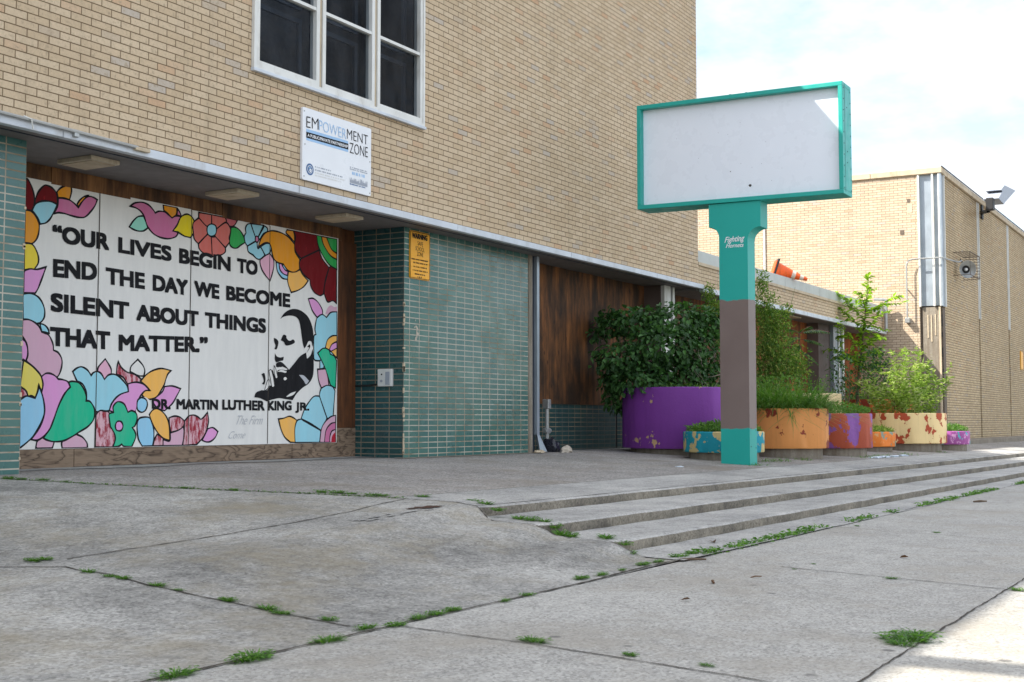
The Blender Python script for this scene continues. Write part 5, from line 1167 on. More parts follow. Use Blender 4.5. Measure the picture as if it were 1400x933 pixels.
for z in lin(4.42, 4.92, 7): m.tube([(37.25, 6.66, z), (37.25, 7.1, z)], .010, 'rusty_brown', 4)
m.build('wire_guard', ls)
m = MB(); m.tube([(36.4, 6.97, 4.80), (36.3, 6.9, 4.72), (36.45, 6.88, 4.66)], .014, 'rubber_black'); m.tube([(36.9, 7.1, 4.9), (36.7, 7.0, 4.74), (36.5, 6.9, 4.66)], .016, 'rubber_black'); m.build('bracket', ls)

fl_ = thing('floodlight', 'grey floodlight on a black arm above the roof edge of the far block', 'floodlight', (40.6, YG, 6.5))
a0, a1, a2, a3 = LAMP
m = MB(); m.tube([(a0[0], 7.09, a0[2]), (a1[0]-.1, a1[1], a1[2]-.05), a1, a2, a3], .055, 'rubber_black'); m.bev((a0[0]-.12, 7.06, a0[2]-.2), (a0[0]+.12, 7.109, a0[2]+.25), .01, 'rubber_black')
m.bev((a2[0]-.14, a2[1]-.1, a2[2]-.14), (a2[0]+.14, a2[1]+.1, a2[2]+.2), .02, 'rubber_black'); m.tube([(a2[0], a2[1], a2[2]+.05), (a0[0]-.2, 7.1, a2[2]-.05)], .012, 'rubber_black', 5); m.build('arm', fl_)
H0, H1, H2, H3 = [Vector(q) for q in LAMPH]
def slab(m, ps, dvec, mat):
    q = [p for p in ps]+[p+dvec for p in ps]; n = len(ps)
    m.add(q, [tuple(range(n))[::-1], tuple(range(n, 2*n))]+[(i, (i+1) % n, n+(i+1) % n, n+i) for i in range(n)], mat)
m = MB(); dv = Vector((0, -.42, 0)); back = (H1-H0); up = (H2-H1)
slab(m, [H0+Vector((0, .2, 0)), H0+back*.55+Vector((0, .2, 0)), H0+back*.6+(-up)*.16+Vector((0, .2, 0)), H1-up*.10+Vector((0, .2, 0)), H2+Vector((0, .2, 0)), H3+Vector((0, .2, 0)), H3-back*.14+Vector((0, .2, 0))], dv, 'pale_grey'); m.build('lamp_housing', fl_)
m = MB(); fr = H2-H3; nrm = (up-fr*(up.dot(fr)/fr.dot(fr))).normalized()
slab(m, [H3+fr*.30+nrm*.01+Vector((0, .15, 0)), H3+fr*.95+nrm*.01+Vector((0, .15, 0)), H3+fr*.95+nrm*.01+Vector((0, -.17, 0)), H3+fr*.30+nrm*.01+Vector((0, -.17, 0))], nrm*.02, 'lens'); m.build('lens', fl_)

ys = thing('wall_sign', 'small yellow sign on the side of the far block at the right edge', 'sign', (46.95, YG, 2.2))
m = MB(); rnd_plate(m, 46.72, 47.2, 2.2, 2.84, YG-.03, YG-.005, .03, 'sign_yellow'); m.build('plate', ys)
m = MB(); P = [Vector(q) for q in ((46.74, 2.22), (46.74, 2.82), (47.18, 2.82), (47.18, 2.22))]; L, R = ribbon(P, .012)
m.add([(q.x, YG-.032, q.y) for q in L]+[(q.x, YG-.032, q.y) for q in R], [(i, (i+1) % 4, 4+(i+1) % 4, 4+i) for i in range(4)], 'black_paint'); m.build('border', ys, fix=False)

# unseen roof arm added to cast the shadow bar on the paving, place inferred
rb = thing('unseen_roof_arm', 'unseen steel arm added at the school roof edge to cast a shadow on the pavement', 'beam', (-2.1, YB, 9.2))
m = MB(); m.bev((-2.18, 5.2, 9.16), (-2.02, YB+.2, 9.30), .01, 'dark_steel'); m.build('arm', rb)
m = MB(); m.tube([(-2.1, YB-.01, 8.2), (-2.1, 6.4, 9.17)], .03, 'dark_steel'); m.build('strut', rb)

# ------------------------------------------------------------------ traffic cone lying on the wing roof
tc_ = thing('traffic_cone', 'orange traffic cone with white collars lying on the low wing roof edge', 'traffic cone', (26.6, YWg, 3.455))
p0 = Vector((26.42, 8.86, 3.655)); p1 = Vector((26.75, 8.28, 3.44)); d = (p1-p0).normalized(); Lc = (p1-p0).length
def seg(t0, t1, mat, m):
    rr = lambda t: .165*(1-t)+.035*t
    cone_(m, p0, d, ((rr(t0), t0*Lc), (rr(t1), t1*Lc)), mat, 24)
m = MB(); seg(0, .5, 'cone_orange', m); seg(.62, .76, 'cone_orange', m); seg(.88, 1, 'cone_orange', m); cone_(m, p0, d, ((.035, Lc), (.001, Lc)), 'cone_orange', 24); m.build('cone_body', tc_)
m = MB(); seg(.5, .62, 'cone_white', m); seg(.76, .88, 'cone_white', m); m.build('reflective_collar', tc_)
m = MB(); a = d.cross(Vector((0, 0, 1))).normalized(); b = a.cross(d)
q = [p0+a*s*.21+b*t*.21-d*.03 for s, t in ((-1, -.7), (-1, 1), (1, 1), (1, -.7))]; slab(m, q, d*.035, 'rubber_black'); m.build('base_plate', tc_)
m = MB(); q = [p0+a*s*.17+b*t*.17-d*.05 for s, t in ((-1, -.7), (-1, 1), (1, 1), (1, -.7))]; slab(m, q, d*.015, 'cone_orange'); m.build('base_edge', tc_)

# ------------------------------------------------------------------ pole sign
XS = 16.5
ps = thing('pole_sign', 'blank white pole sign with teal cabinet on a teal and brown post', 'sign', (16.66, 6.12, -.17))
tilt = .0093
def T(x, y, z): return (x, y, z+(y-6.07)*tilt)
def tbox(m, a, b, mat, r=.006):
    k0 = len(m.v); m.bev(a, b, r, mat)
    for i in range(k0, len(m.v)): m.v[i] = T(*m.v[i])
y0, y1, z0, z1, bw = 4.607, 7.53, 3.395, 4.872, .058
m = MB()
tbox(m, (XS, y0, z1-bw), (16.91, y1, z1), 'teal_shade'); tbox(m, (XS, y0, z0), (16.91, y1, z0+bw), 'teal_shade')
tbox(m, (XS, y0, z0+bw), (16.91, y0+bw, z1-bw), 'teal_shade'); tbox(m, (XS, y1-bw, z0+bw), (16.91, y1, z1-bw), 'teal_shade'); m.build('cabinet', ps)
m = MB(); tbox(m, (XS+.10, y0+bw, z0+bw), (16.85, y1-bw, z1-bw), 'panel_white', .002); m.build('sign_panel', ps)
m = MB()
for i, (x, y, z) in enumerate(HOLES): 
    rr = (.020, .008)[i]; vs = [(XS+.098, y+rr*math.cos(t)*(1+.15*math.sin(3*t)), z+rr*.9*math.sin(t)) for t in [2*math.pi*j/14 for j in range(14)]]; m.poly(vs, 'rubber_black')
m.build('bullet_hole', ps, fix=False)
m = MB()
for x, y, z in SIGND: m.lathe([(.001, .0), (.006, -.001)], (0, 0, 0), 'pale_grey', 8); k0 = len(m.v)-16; m.v[k0:] = [(XS+.0985, y+p[0], z+p[1]*.7) for p in m.v[k0:]]
m.build('dent', ps, fix=False)
m = MB(); r = random.Random(2)
for zz in lin(z0+.08, z1-.08, 10):
    for xx in (XS+.05, 16.86): m.tube([T(xx, y0-.004, zz), T(xx, y0+.01, zz)], .009, 'dark_steel', 6)
    if r.random() < .6: m.tube([T(16.70, y0-.004, zz+.06), T(16.70, y0+.01, zz+.06)], .009, 'dark_steel', 6)
m.build('screw', ps)
m = MB(); m.box((XS+.1, y0-.003, z0+.02), (XS+.103, y0-.001, z1-.02), 'dark_steel')
for yy in (6.19, 5.96): m.tube([T(16.7, yy, z1-.005), T(16.7, yy, z1+.045), T(16.7, yy+.03, z1+.05)], .010, 'dark_steel', 6)
m.build('lug', ps)
arc = lambda cy_, cz_, r_, a, b: [(cy_+r_*math.cos(rad(t)), cz_+r_*math.sin(rad(t))) for t in lin(a, b, 8)]
yl, yr = 6.33, 5.925
out = [(yl, -.2), (yl, 2.87)]+arc(yl+.15, 2.91+.02, .15, 180, 90)[0:]+[(6.475, 3.09), (6.475, 3.39), (5.74, 3.39), (5.74, 3.04)]+arc(yr-.17, 2.87, .17, 90, 0)+[(yr, 2.84), (yr, -.2)]
m = MB(); A_ = [(XS+.03, y, z) for y, z in out]; B_ = [(16.81, y, z) for y, z in out]; n = len(out)
m.poly(A_, 'sign_post_paint'); m.poly(B_, 'sign_post_paint'); m.add(A_+B_, [(i, (i+1) % n, n+(i+1) % n, n+i) for i in range(n)], 'sign_post_paint'); m.build('post', ps)
m = MB()
for s, BL, BR, TL in HTEXT: put_bold(m, s, BL, BR, TL, lambda y, z, i: (XS+.0285-.00004*i, y, z), 'sign_white', .022, .35)
m.build('lettering', ps, fix=False)
m = MB()
for zz in (.10, .34): m.tube([(16.58, yr-.003, zz), (16.58, yr+.01, zz)], .009, 'rubber_black', 6); m.tube([(16.77, yr-.003, zz-.02), (16.77, yr+.01, zz-.02)], .009, 'rubber_black', 6)
m.build('bolt', ps)

# ------------------------------------------------------------------ planters
def planter(key, label, R, ztop, zbot, mat, n=56):
    x, y = PL[key]; g0 = terrace_z(x, y)
    p = thing('planter', label, 'planter', (x, y, g0), 'round painted concrete planters')
    m = MB(); m.lathe([(R-.09, ztop-.16), (R-.085, ztop-.012), (R-.075, ztop), (R-.012, ztop), (R, ztop-.012), (R, zbot+.015), (R-.012, zbot), (R*.8, zbot)], (x, y, 0), mat, n, .002); auto(m.build('tub', p), 40)
    m = MB(); m.lathe([(R*.86, zbot-.002), (R*.86, g0-.06)], (x, y, 0), 'plain_concrete', n); auto(m.build('plinth', p), 40)
    m = MB(); r = random.Random(int(x*9)); rows = []
    m.lathe([(R-.088, ztop-.09), (R*.6, ztop-.05), (R*.3, ztop-.03), (.001, ztop-.02)], (x, y, 0), 'soil', 24); m.build('soil', p)
    return x, y, ztop, R
P_ = {}
for key, lab, R, zt, zb, mt in (
    ('purple', 'tall purple round planter with flaking foot in front of the brown boards', .90, .952, .030, 'purple_paint'),
    ('teal', 'low teal blue round planter with cream flakes beside the sign post', .58, .292, -.003, 'teal_paint'),
    ('orange', 'pale orange round planter with rust patches right of the sign post', .70, .640, .016, 'orange_paint'),
    ('red', 'rust red round planter with purple patches', .70, .572, -.018, 'red_paint'),
    ('sorange', 'low bright orange planter between the rust red and the cream one', .50, .238, -.050, 'patched_orange_paint'),
    ('cream', 'wide cream round planter with red brown peeling paint', .79, .607, -.012, 'cream_paint'),
    ('spurple', 'low purple planter at the far end by the brick corner', .50, .228, -.060, 'patched_purple_paint'),
    ('farcream', 'cream round planter half hidden behind the orange one', .80, 1.01, .05, 'far_cream_paint'),
    ('farorange', 'orange round planter at the back against the low wing', .90, .955, .05, 'far_orange_paint')):
    P_[key] = planter(key, lab, R, zt, zb, mt)

# ------------------------------------------------------------------ plants
def unit(a): return a/np.maximum(np.linalg.norm(a, axis=1, keepdims=True), 1e-6)
def add_leaves(m, P, d, nrm, L, Wd, mat, fold=.25, curl=.2):
    """leaf blades of six points each: base, two widest, two towards the tip, tip"""
    P = np.asarray(P, float); n = len(P)
    if n == 0: return
    d = unit(np.asarray(d, float)); nrm = np.asarray(nrm, float); s = unit(np.cross(d, nrm)); u = unit(np.cross(s, d))
    L = np.broadcast_to(L, n)[:, None]; Wd = np.broadcast_to(Wd, n)[:, None]
    b = P; l1 = P+d*L*.32+s*Wd*.5+u*Wd*fold; r1 = P+d*L*.32-s*Wd*.5+u*Wd*fold
    l2 = P+d*L*.68+s*Wd*.36+u*(Wd*fold*.6-L*curl*.35); r2 = P+d*L*.68-s*Wd*.36+u*(Wd*fold*.6-L*curl*.35); t = P+d*L-u*L*curl
    V = np.stack([b, l1, l2, t, r2, r1], 1).reshape(-1, 3); o = len(m.v); mi = m.mat(mat)
    m.v += [tuple(q) for q in V]
    for i in range(n):
        k_ = o+6*i; m.f.append((k_, k_+1, k_+2, k_+3)); m.f.append((k_, k_+3, k_+4, k_+5)); m.mi += [mi, mi]
def add_blades(m, P, d, L, w, mat, bend=.5):
    """grass blades: tapering bent strips"""
    P = np.asarray(P, float); n = len(P); d = unit(np.asarray(d, float)); hz = d.copy(); hz[:, 2] = 0
    hz = unit(hz+RNG.normal(0, .05, (n, 3))*[1, 1, 0]); s = np.stack([-hz[:, 1], hz[:, 0], np.zeros(n)], 1); L = np.broadcast_to(L, n)[:, None]; w = np.broadcast_to(w, n)[:, None]; bend = np.broadcast_to(bend, n)[:, None]
    c = [P+d*L*t+(hz*.55-np.array([0, 0, 1])*.8)*L*bend*t*t for t in (0, .4, .75, 1)]
    V = np.stack([c[0]-s*w*.5, c[0]+s*w*.5, c[1]-s*w*.45, c[1]+s*w*.45, c[2]-s*w*.28, c[2]+s*w*.28, c[3]], 1).reshape(-1, 3); o = len(m.v); mi = m.mat(mat); m.v += [tuple(q) for q in V]
    for i in range(n):
        k_ = o+7*i; m.f += [(k_, k_+1, k_+3, k_+2), (k_+2, k_+3, k_+5, k_+4), (k_+4, k_+5, k_+6)]; m.mi += [mi]*3
AXL = np.array([math.sin(YAW), -math.cos(YAW), 0.])        # clump width runs along the row of planters
AXD = np.array([math.cos(YAW), math.sin(YAW), 0.])
def clump_pts(cl, dens, shell=.55, depth=.9):
    Ps, Os = [], []
    for (x, y, z, ru, rv) in cl:
        n = int(dens*ru*rv*12)+6
        q = unit(RNG.normal(size=(n, 3))); rr = (shell+(1-shell)*RNG.random(n)**.6)[:, None]*(1+.12*RNG.normal(size=(n, 1)))
        o = q*rr; rd = max(ru, rv)*depth
        Ps.append(np.array([x, y, z])+AXL*o[:, :1]*ru+AXD*o[:, 1:2]*rd+np.array([0, 0, 1])*o[:, 2:]*rv); Os.append(AXL*q[:, :1]+AXD*q[:, 1:2]+np.array([0, 0, 1])*q[:, 2:])
    return np.concatenate(Ps), np.concatenate(Os)
def wander(a, b, n, j, sag=0.):
    a, b = np.array(a, float), np.array(b, float); out = []
    for i in range(n):
        t = i/(n-1); p = a+(b-a)*t+RNG.normal(0, j, 3)*math.sin(math.pi*t)*1.4; p[2] -= sag*math.sin(math.pi*t); out.append(tuple(p))
    return out
def tri(n): return RNG.normal(size=(n, 3))
UP = np.array([0, 0, 1.])

x, y, zt, R = P_['purple']
b = thing('mulberry_bush', 'dark green broad leaved bush spilling out of the purple planter', 'bush', (x, y, zt-.05))
m = MB(); P, O = clump_pts(BUSH, 330, .5)
keep = P[:, 1] < 9.15; P, O = P[keep], O[keep]; n = len(P)
add_leaves(m, P, O*.55+np.array([0, 0, -.45])+tri(n)*.45, UP*1.0+O*.7+tri(n)*.35, RNG.uniform(.06, .115, n), RNG.uniform(.045, .09, n), 'mulberry_leaf', .12, .2); m.build('leaves', b, fix=False)
m = MB()
for c in BUSH: m.tube(wander((x+random.uniform(-.25, .25), y+random.uniform(-.2, .2), zt-.08), c[:3], 7, .06), [.022, .019, .016, .013, .010, .007, .004], 'bark', 6)
m.build('stems', b)
b = thing('bare_sapling', 'leafless pale twigs standing at the right of the purple planter', 'sapling', TWIG[0])
m = MB(); t0 = np.array(TWIG[0])-UP*.1; m.tube(wander(t0, TWIG[2], 8, .02), [.016, .014, .012, .010, .008, .006, .004, .002], 'pale_twig', 6)
for q in range(15):
    h = random.uniform(.05, .85); st = t0+(np.array(TWIG[2])-t0)*h; s_ = random.choice((-1, 1)); e = st+AXL*s_*random.uniform(.18, .75)*(1.15-h)+UP*random.uniform(.15, .55)-AXD*random.uniform(.0, .4)
    pts = wander(st, e, 6, .02, .05); m.tube(pts, [.006, .005, .004, .003, .002, .0015], 'pale_twig', 5)
    e2 = np.array(pts[3])+AXL*s_*.12+UP*.14; m.tube(wander(pts[3], e2, 4, .01), [.003, .002, .0015, .001], 'pale_twig', 4)
m.build('twigs', b)

x, y, zt, R = P_['orange']
b = thing('leafy_vine', 'tall leafy weed column rising behind the sign post', 'plant', VINE_ROOT)
m = MB(); P, O = clump_pts(VINE, 700, .1); keep = P[:, 1] < 9.1; P, O = P[keep], O[keep]; n = len(P)
add_leaves(m, P, O*.6+UP*.1+tri(n)*.6, UP+O*.4+tri(n)*.5, RNG.uniform(.03, .085, n), RNG.uniform(.012, .034, n), 'vine_leaf', .15, .25); m.build('leaves', b, fix=False)
m = MB()
for c in VINE:
    for q in range(4): m.tube(wander((VINE_ROOT[0]+random.uniform(-.4, .4), VINE_ROOT[1]+random.uniform(-.2, .3), zt-.1), np.array(c[:3])+RNG.normal(0, .12, 3), 8, .05), [.007, .006, .006, .005, .004, .004, .003, .002], 'vine_leaf', 5)
m.build('stems', b)
b = thing('long_grass', 'long green grass filling the pale orange planter', 'grass', (x, y, zt-.06))
m = MB(); n = 2600; an = RNG.uniform(0, 2*math.pi, n); rr = np.sqrt(RNG.random(n))*(R-.1)
P = np.stack([x+rr*np.cos(an), y+rr*np.sin(an), np.full(n, zt-.08)], 1); d = np.stack([np.cos(an)*rr*.7, np.sin(an)*rr*.7, np.ones(n)*.8], 1)+tri(n)*.28
add_blades(m, P, d, RNG.uniform(.26, .95, n), RNG.uniform(.007, .017, n), 'grass_blade', RNG.uniform(.3, 1.1, n)); m.build('blades', b, fix=False)
m = MB(); nn = 1500; an = RNG.uniform(0, 2*math.pi, nn); rr = np.sqrt(RNG.random(nn))*(R+.02)
P = np.stack([x+rr*np.cos(an), y+rr*np.sin(an), zt-.03+RNG.random(nn)**1.5*.55], 1); add_leaves(m, P, tri(nn)+UP*.3, UP+tri(nn)*.4, RNG.uniform(.03, .07, nn), RNG.uniform(.015, .03, nn), 'cover_leaf'); m.build('leaves', b, fix=False)

b = thing('tree_of_heaven', 'young tree with long feathered leaves over the orange planters', 'sapling', AIL[0])
m = MB(); m.tube([(AIL[0][0], AIL[0][1], .5)]+AIL[1:], [.02, .016, .010], 'bark', 7); fr = MB()
for a, e in AILF:
    a, e = np.array(a), np.array(e); L_ = np.linalg.norm(e-a); N = max(10, int(L_/.035)); prev = []
    for i in range(N+1):
        t = i/N; p = a+(e-a)*t+UP*(.35*L_*t*(1-t)*1.3); prev.append(p)
    m.tube(prev[::2] if len(prev[::2]) > 2 else prev, .005, 'red_stem', 5)
    for i in range(2, N+1):
        p = prev[i]; ax = prev[i]-prev[i-1]; ax /= np.linalg.norm(ax); sd = np.cross(ax, UP); sd /= max(.05, np.linalg.norm(sd))
        ll = .13*math.sin(math.pi*min(.95, .15+.8*i/N))+.04
        add_leaves(fr, [p, p], [sd+ax*.35-UP*.28, -sd+ax*.35-UP*.28], [UP+RNG.normal(0, .15, 3)]*2, ll, ll*.3, 'ailanthus_leaf', .1, .15)
m.build('stem', b); fr.build('fronds', b, fix=False)

b = thing('leafy_sapling', 'sunlit yellow green sapling rising past the low wing roof', 'sapling', SAP_T[0])
m = MB(); lf = MB(); m.tube([(SAP_T[0][0], SAP_T[0][1], .85)]+SAP_T[1:], [.035, .03, .022, .014, .005], 'bark', 7)
def leafy(path, r0, size, k_, mat, m, lf, dens=1.0):
    m.tube(path, list(np.linspace(r0, .003, len(path))), 'bark', 5)
    A = np.array(path); 
    for i in range(len(A)-1):
        seg_ = np.linalg.norm(A[i+1]-A[i]); nl = int(seg_*k_*dens)+1
        for j in range(nl):
            t = j/nl; p = A[i]+(A[i+1]-A[i])*t; ax = (A[i+1]-A[i])/max(seg_, 1e-5); sd = np.cross(ax, UP+RNG.normal(0, .2, 3)); sd /= max(.05, np.linalg.norm(sd)); s_ = 1 if (j % 2) else -1
            z = size*RNG.uniform(.65, 1.15)
            add_leaves(lf, [p], [sd*s_+ax*.6-UP*.15+RNG.normal(0, .25, 3)], [UP+RNG.normal(0, .35, 3)], z, z*.52, mat, .12, .2)
leafy([SAP_T[1], SAP_T[2], SAP_T[3], SAP_T[4]], .012, .17, 60, 'sapling_leaf', m, lf)
for a, e in SAP_B:
    pth = wander(a, e, 6, .03, -.08); leafy(pth, .008, .16, 46, 'sapling_leaf', m, lf)
    for q in range(2 if e[2] > 2.6 else 4):
        s0 = np.array(pth[1+q % 4]); e2 = s0+(np.array(e)-np.array(a))*.35+RNG.normal(0, .16, 3); leafy(wander(s0, e2, 4, .02), .005, .13, 34, 'sapling_leaf', m, lf)
m.build('branches', b); lf.build('leaves', b, fix=False)
b = thing('shady_shrub', 'dark shrub in the shade of the wing behind the rear orange planter', 'shrub', (DARK[0][0], DARK[0][1], .9))
m = MB(); P, O = clump_pts(DARK, 75, .2); keep = (P[:, 1] < 9.1) & (P[:, 0] < 34.2); P, O = P[keep], O[keep]; n = len(P)
add_leaves(m, P, O*.5+tri(n)*.6, UP+tri(n)*.5, RNG.uniform(.06, .12, n), RNG.uniform(.03, .06, n), 'mulberry_leaf', .12, .2); m.build('leaves', b, fix=False)
m = MB()
for c in DARK:
    for q in range(3): m.tube(wander((c[0]+random.uniform(-.2, .2), c[1]+random.uniform(-.2, .2), .85), np.array(c[:3])+RNG.normal(0, .2, 3), 5, .04), [.012, .010, .008, .005, .003], 'bark', 5)
m.build('stems', b)

x, y, zt, R = P_['cream']
b = thing('goldenrod_bush', 'sunlit pale green bush with straw seed heads in the cream planter', 'bush', (x, y, zt-.06))
m = MB(); lf = MB(); hd = MB()
for q in range(74):
    an = random.uniform(0, 6.28); rr = math.sqrt(random.random())*(R-.12); s0 = (x+rr*math.cos(an), y+rr*math.sin(an), zt-.07)
    dist = rr*math.cos(an)*AXL[0]+rr*math.sin(an)*AXL[1]; h = random.uniform(.45, 1.25)*(1.0+.25*(dist > -.1))*(1-.25*abs(dist)/.8)
    e = np.array(s0)+UP*h+np.array([math.cos(an), math.sin(an), 0])*random.uniform(.0, .5)*(rr+.2)+RNG.normal(0, .05, 3); pth = wander(s0, e, 7, .02)
    m.tube(pth, list(np.linspace(.005, .002, 7)), 'bush_leaf', 4); A = np.array(pth); nl = int(h*40)
    t = RNG.random(nl)**.8*.92+.06; P = np.array([A[min(5, int(v*6))]+(A[min(6, int(v*6)+1)]-A[min(5, int(v*6))])*(v*6 % 1) for v in t]); dd = tri(nl); dd[:, 2] = np.abs(dd[:, 2])*.3+.25
    add_leaves(lf, P, dd, UP+tri(nl)*.4, RNG.uniform(.07, .15, nl), RNG.uniform(.024, .05, nl), 'bush_leaf', .12, .25)
    if random.random() < .4:
        nh = 18; P = A[-1]+RNG.normal(0, .035, (nh, 3))*[1, 1, 2.2]; add_leaves(hd, P, tri(nh)+UP, tri(nh), .035, .010, 'seed_head')
m.build('stems', b); lf.build('leaves', b, fix=False); hd.build('seed_heads', b, fix=False)
b = thing('arching_vine', 'thin leafy shoot arching left of the goldenrod bush', 'plant', ARCH[0]); m = MB(); lf = MB()
pth = [ARCH[0], ARCH[1], ARCH[2], tuple((np.array(ARCH[2])+np.array(ARCH[3]))/2+UP*.03), ARCH[3]]; leafy(pth, .007, .085, 60, 'bush_leaf', m, lf)
for q in range(5): leafy(wander(ARCH[1], np.array(ARCH[1])+RNG.normal(0, .22, 3), 4, .03), .004, .08, 55, 'bush_leaf', m, lf)
for q in range(9): leafy(wander((ARCH[0][0]+random.uniform(-.1, .1), ARCH[0][1], .55), np.array(ARCH[1])+RNG.normal(0, .16, 3)+AXL*.2, 5, .03), .005, .03, 10, 'seed_head', m, lf)
m.build('stem', b); lf.build('leaves', b, fix=False)

def cover(key, name, label, h, n, lmat, cat='plant', spread=1.0, lw=.34, extra=0):
    x, y, zt, R = P_[key]; b = thing(name, label, cat, (x, y, zt-.06)); m = MB(); an = RNG.uniform(0, 6.283, n); rr = np.sqrt(RNG.random(n))*(R-.06)*spread
    hh = h*(1-.55*(rr/R)**2)*RNG.random(n)**.6; P = np.stack([x+rr*np.cos(an), y+rr*np.sin(an), zt-.05+hh], 1)
    L_ = RNG.uniform(.03, .075, n); add_leaves(m, P, tri(n)*.7+np.stack([np.cos(an), np.sin(an), np.full(n, .35)], 1)*.7, UP+tri(n)*.4, L_, L_*lw, lmat, .12, .25); m.build('leaves', b, fix=False)
    m = MB(); k_ = 260; an = RNG.uniform(0, 6.283, k_); rr = np.sqrt(RNG.random(k_))*(R-.08)*spread; P = np.stack([x+rr*np.cos(an), y+rr*np.sin(an), np.full(k_, zt-.07)], 1)
    add_blades(m, P, np.stack([np.cos(an)*.35, np.sin(an)*.35, np.ones(k_)], 1)+tri(k_)*.2, RNG.uniform(.5, 1.15, k_)*(h+.05)*(1-.4*(rr/R)**2), .007, lmat, .4); m.build('stems', b, fix=False)
cover('teal', 'ground_cover', 'low dense green plants mounded in the low teal planter', .20, 2200, 'cover_leaf')
cover('red', 'ground_cover', 'green weeds along the top of the rust red planter', .26, 2300, 'cover_leaf')
cover('sorange', 'ground_cover', 'bright sunlit plants in the low orange planter', .17, 1300, 'bush_leaf')
cover('spurple', 'ground_cover', 'green plants mounded in the low purple planter by the far wall', .22, 1300, 'cover_leaf')
cover('farcream', 'ground_cover', 'few weeds in the half hidden cream planter', .10, 500, 'cover_leaf')
cover('farorange', 'ground_cover', 'low weeds under the sapling in the rear orange planter', .22, 1500, 'cover_leaf')
cover('purple', 'ground_cover', 'small bright weeds at the foot of the bare twigs in the purple planter', .12, 900, 'cover_leaf')

# ------------------------------------------------------------------ weeds in the cracks
def tuft(seed, kind):
    g_ = np.random.default_rng(seed); m = MB(); n = 120; an = g_.uniform(0, 6.283, n); r0 = np.sqrt(g_.random(n))*.075
    P = np.stack([r0*np.cos(an)*1.6, r0*np.sin(an)*.7, np.zeros(n)-.004], 1); el = g_.uniform(.25, 1.3, n)
    add_blades(m, P, np.stack([np.cos(an), np.sin(an)*.8, el], 1), g_.uniform(.04, .11, n), g_.uniform(.007, .013, n), 'weed_leaf', g_.uniform(.15, .6, n))
    nl = (60, 120, 30)[kind]; an = g_.uniform(0, 6.283, nl); r0 = g_.uniform(.01, .13, nl)
    P = np.stack([r0*np.cos(an)*1.4, r0*np.sin(an)*.7, g_.uniform(.004, .045, nl)], 1); add_leaves(m, P, np.stack([np.cos(an), np.sin(an), g_.uniform(-.1, .6, nl)], 1), np.array([0, 0, 1.])+g_.normal(0, .35, (nl, 3)), g_.uniform(.02, .045, nl), g_.uniform(.010, .020, nl), 'weed_leaf', .1, .2)
    return m
PROTO = [tuft(21, 0).build('weed_tuft', fix=False), tuft(22, 1).build('weed_tuft', fix=False), tuft(23, 2).build('weed_tuft', fix=False)]
used = set()
def weed(i, loc, s, rz, label, group):
    if i not in used: o = PROTO[i]; used.add(i)
    else: o = PROTO[i].copy(); COL.objects.link(o)
    o.location = loc; o.scale = (s, s, s*random.uniform(.7, 1.0)); o.rotation_euler = (0, 0, rz); o['label'] = label; o['category'] = 'weed'
    if group: o['group'] = group
    elif 'group' in o: del o['group']
rz = lambda base: base+random.uniform(-.35, .35)+random.choice((0, math.pi))
for q, (x, y, s) in enumerate(SEAM_WEEDS): weed(q % 3, (x, y, max(walk_z(x, y), ramp_z(x, y))+.004), s*random.uniform(.3, .46), rz(0), 'green weed tuft in the crack between ramp and sidewalk', 'weeds along the sidewalk crack')
for q, (x, y, s) in enumerate(RAMP_WEEDS): weed(q % 3, (x, y, ramp_z(x, y)+.003), s*random.uniform(.28, .42), rz(1.4), 'green weed tuft in the joint crossing the ramp on the left', 'weeds in the ramp joint')
for q, (x, y, s) in enumerate(TERRACE_WEEDS): weed(q % 3, (x, y, terrace_z(x, y)+.004), s*random.uniform(.35, .55), rz(1.7), 'grass tuft where the ramp meets the dark terrace paving', 'weeds at the terrace edge')
for q, (x, y, z, s) in enumerate(EDGE_WEEDS): weed((0, 2)[q % 2], (x-.02, y, z+.004), s*.6, rz(.8), 'green weed growing in the gap at the left end of the steps', 'weeds at the end of the steps')
spec = {0: 'lone green weed tuft in the middle of the sidewalk joint', 4: 'large weed tuft at the edge of the sunlit paving'}
for q, (x, y, s) in enumerate(WALK_WEEDS): weed(q % 3, (x, y, walk_z(x, y)+.003), s*random.uniform(.36, .46), rz(1.3), spec.get(q, 'small weed growing out of the sidewalk'), None if q in spec else 'small weeds in the sidewalk')
m = MB(); n = 1500; xx = 7.6+(RNG.random(n)**1.3)*19; dens = np.sin(xx*2.3)+np.sin(xx*5.1+1)+np.sin(xx*.9); xx = xx[dens > -.35]; n = len(xx)
P = np.stack([xx, SEAM_Y+RNG.normal(.02, .018, n), [walk_z(v, SEAM_Y) for v in xx]], 1); an = RNG.uniform(0, 6.283, n)
add_blades(m, P, np.stack([np.cos(an), np.sin(an)*.6, RNG.uniform(.2, 1, n)], 1), RNG.uniform(.04, .11, n), RNG.uniform(.008, .015, n), 'weed_leaf', .4)
nl = n; an = RNG.uniform(0, 6.283, nl); add_leaves(m, P+np.stack([np.cos(an)*.06, np.sin(an)*.03, RNG.random(nl)*.03], 1), np.stack([np.cos(an), np.sin(an), RNG.uniform(0, .6, nl)], 1), UP+tri(nl)*.35, .035, .016, 'weed_leaf')
go = m.build('seam_grass', fix=False); tag(go, 'line of green grass and weeds in the crack below the bottom step', 'grass'); go['kind'] = 'stuff'
m = MB(); n = 420; xx = RNG.choice([18.0, 18.4, 19.3, 21.8, 22.4, 23.0, 24.6, 27.4, 16.6], n)+RNG.normal(0, .14, n); yy = np.where(xx < 17, 5.88, np.where(xx < 20, 6.05, 5.78))+RNG.normal(0, .08, n); yy = np.where((xx > 17) & (xx < 19), yy+.1, yy)
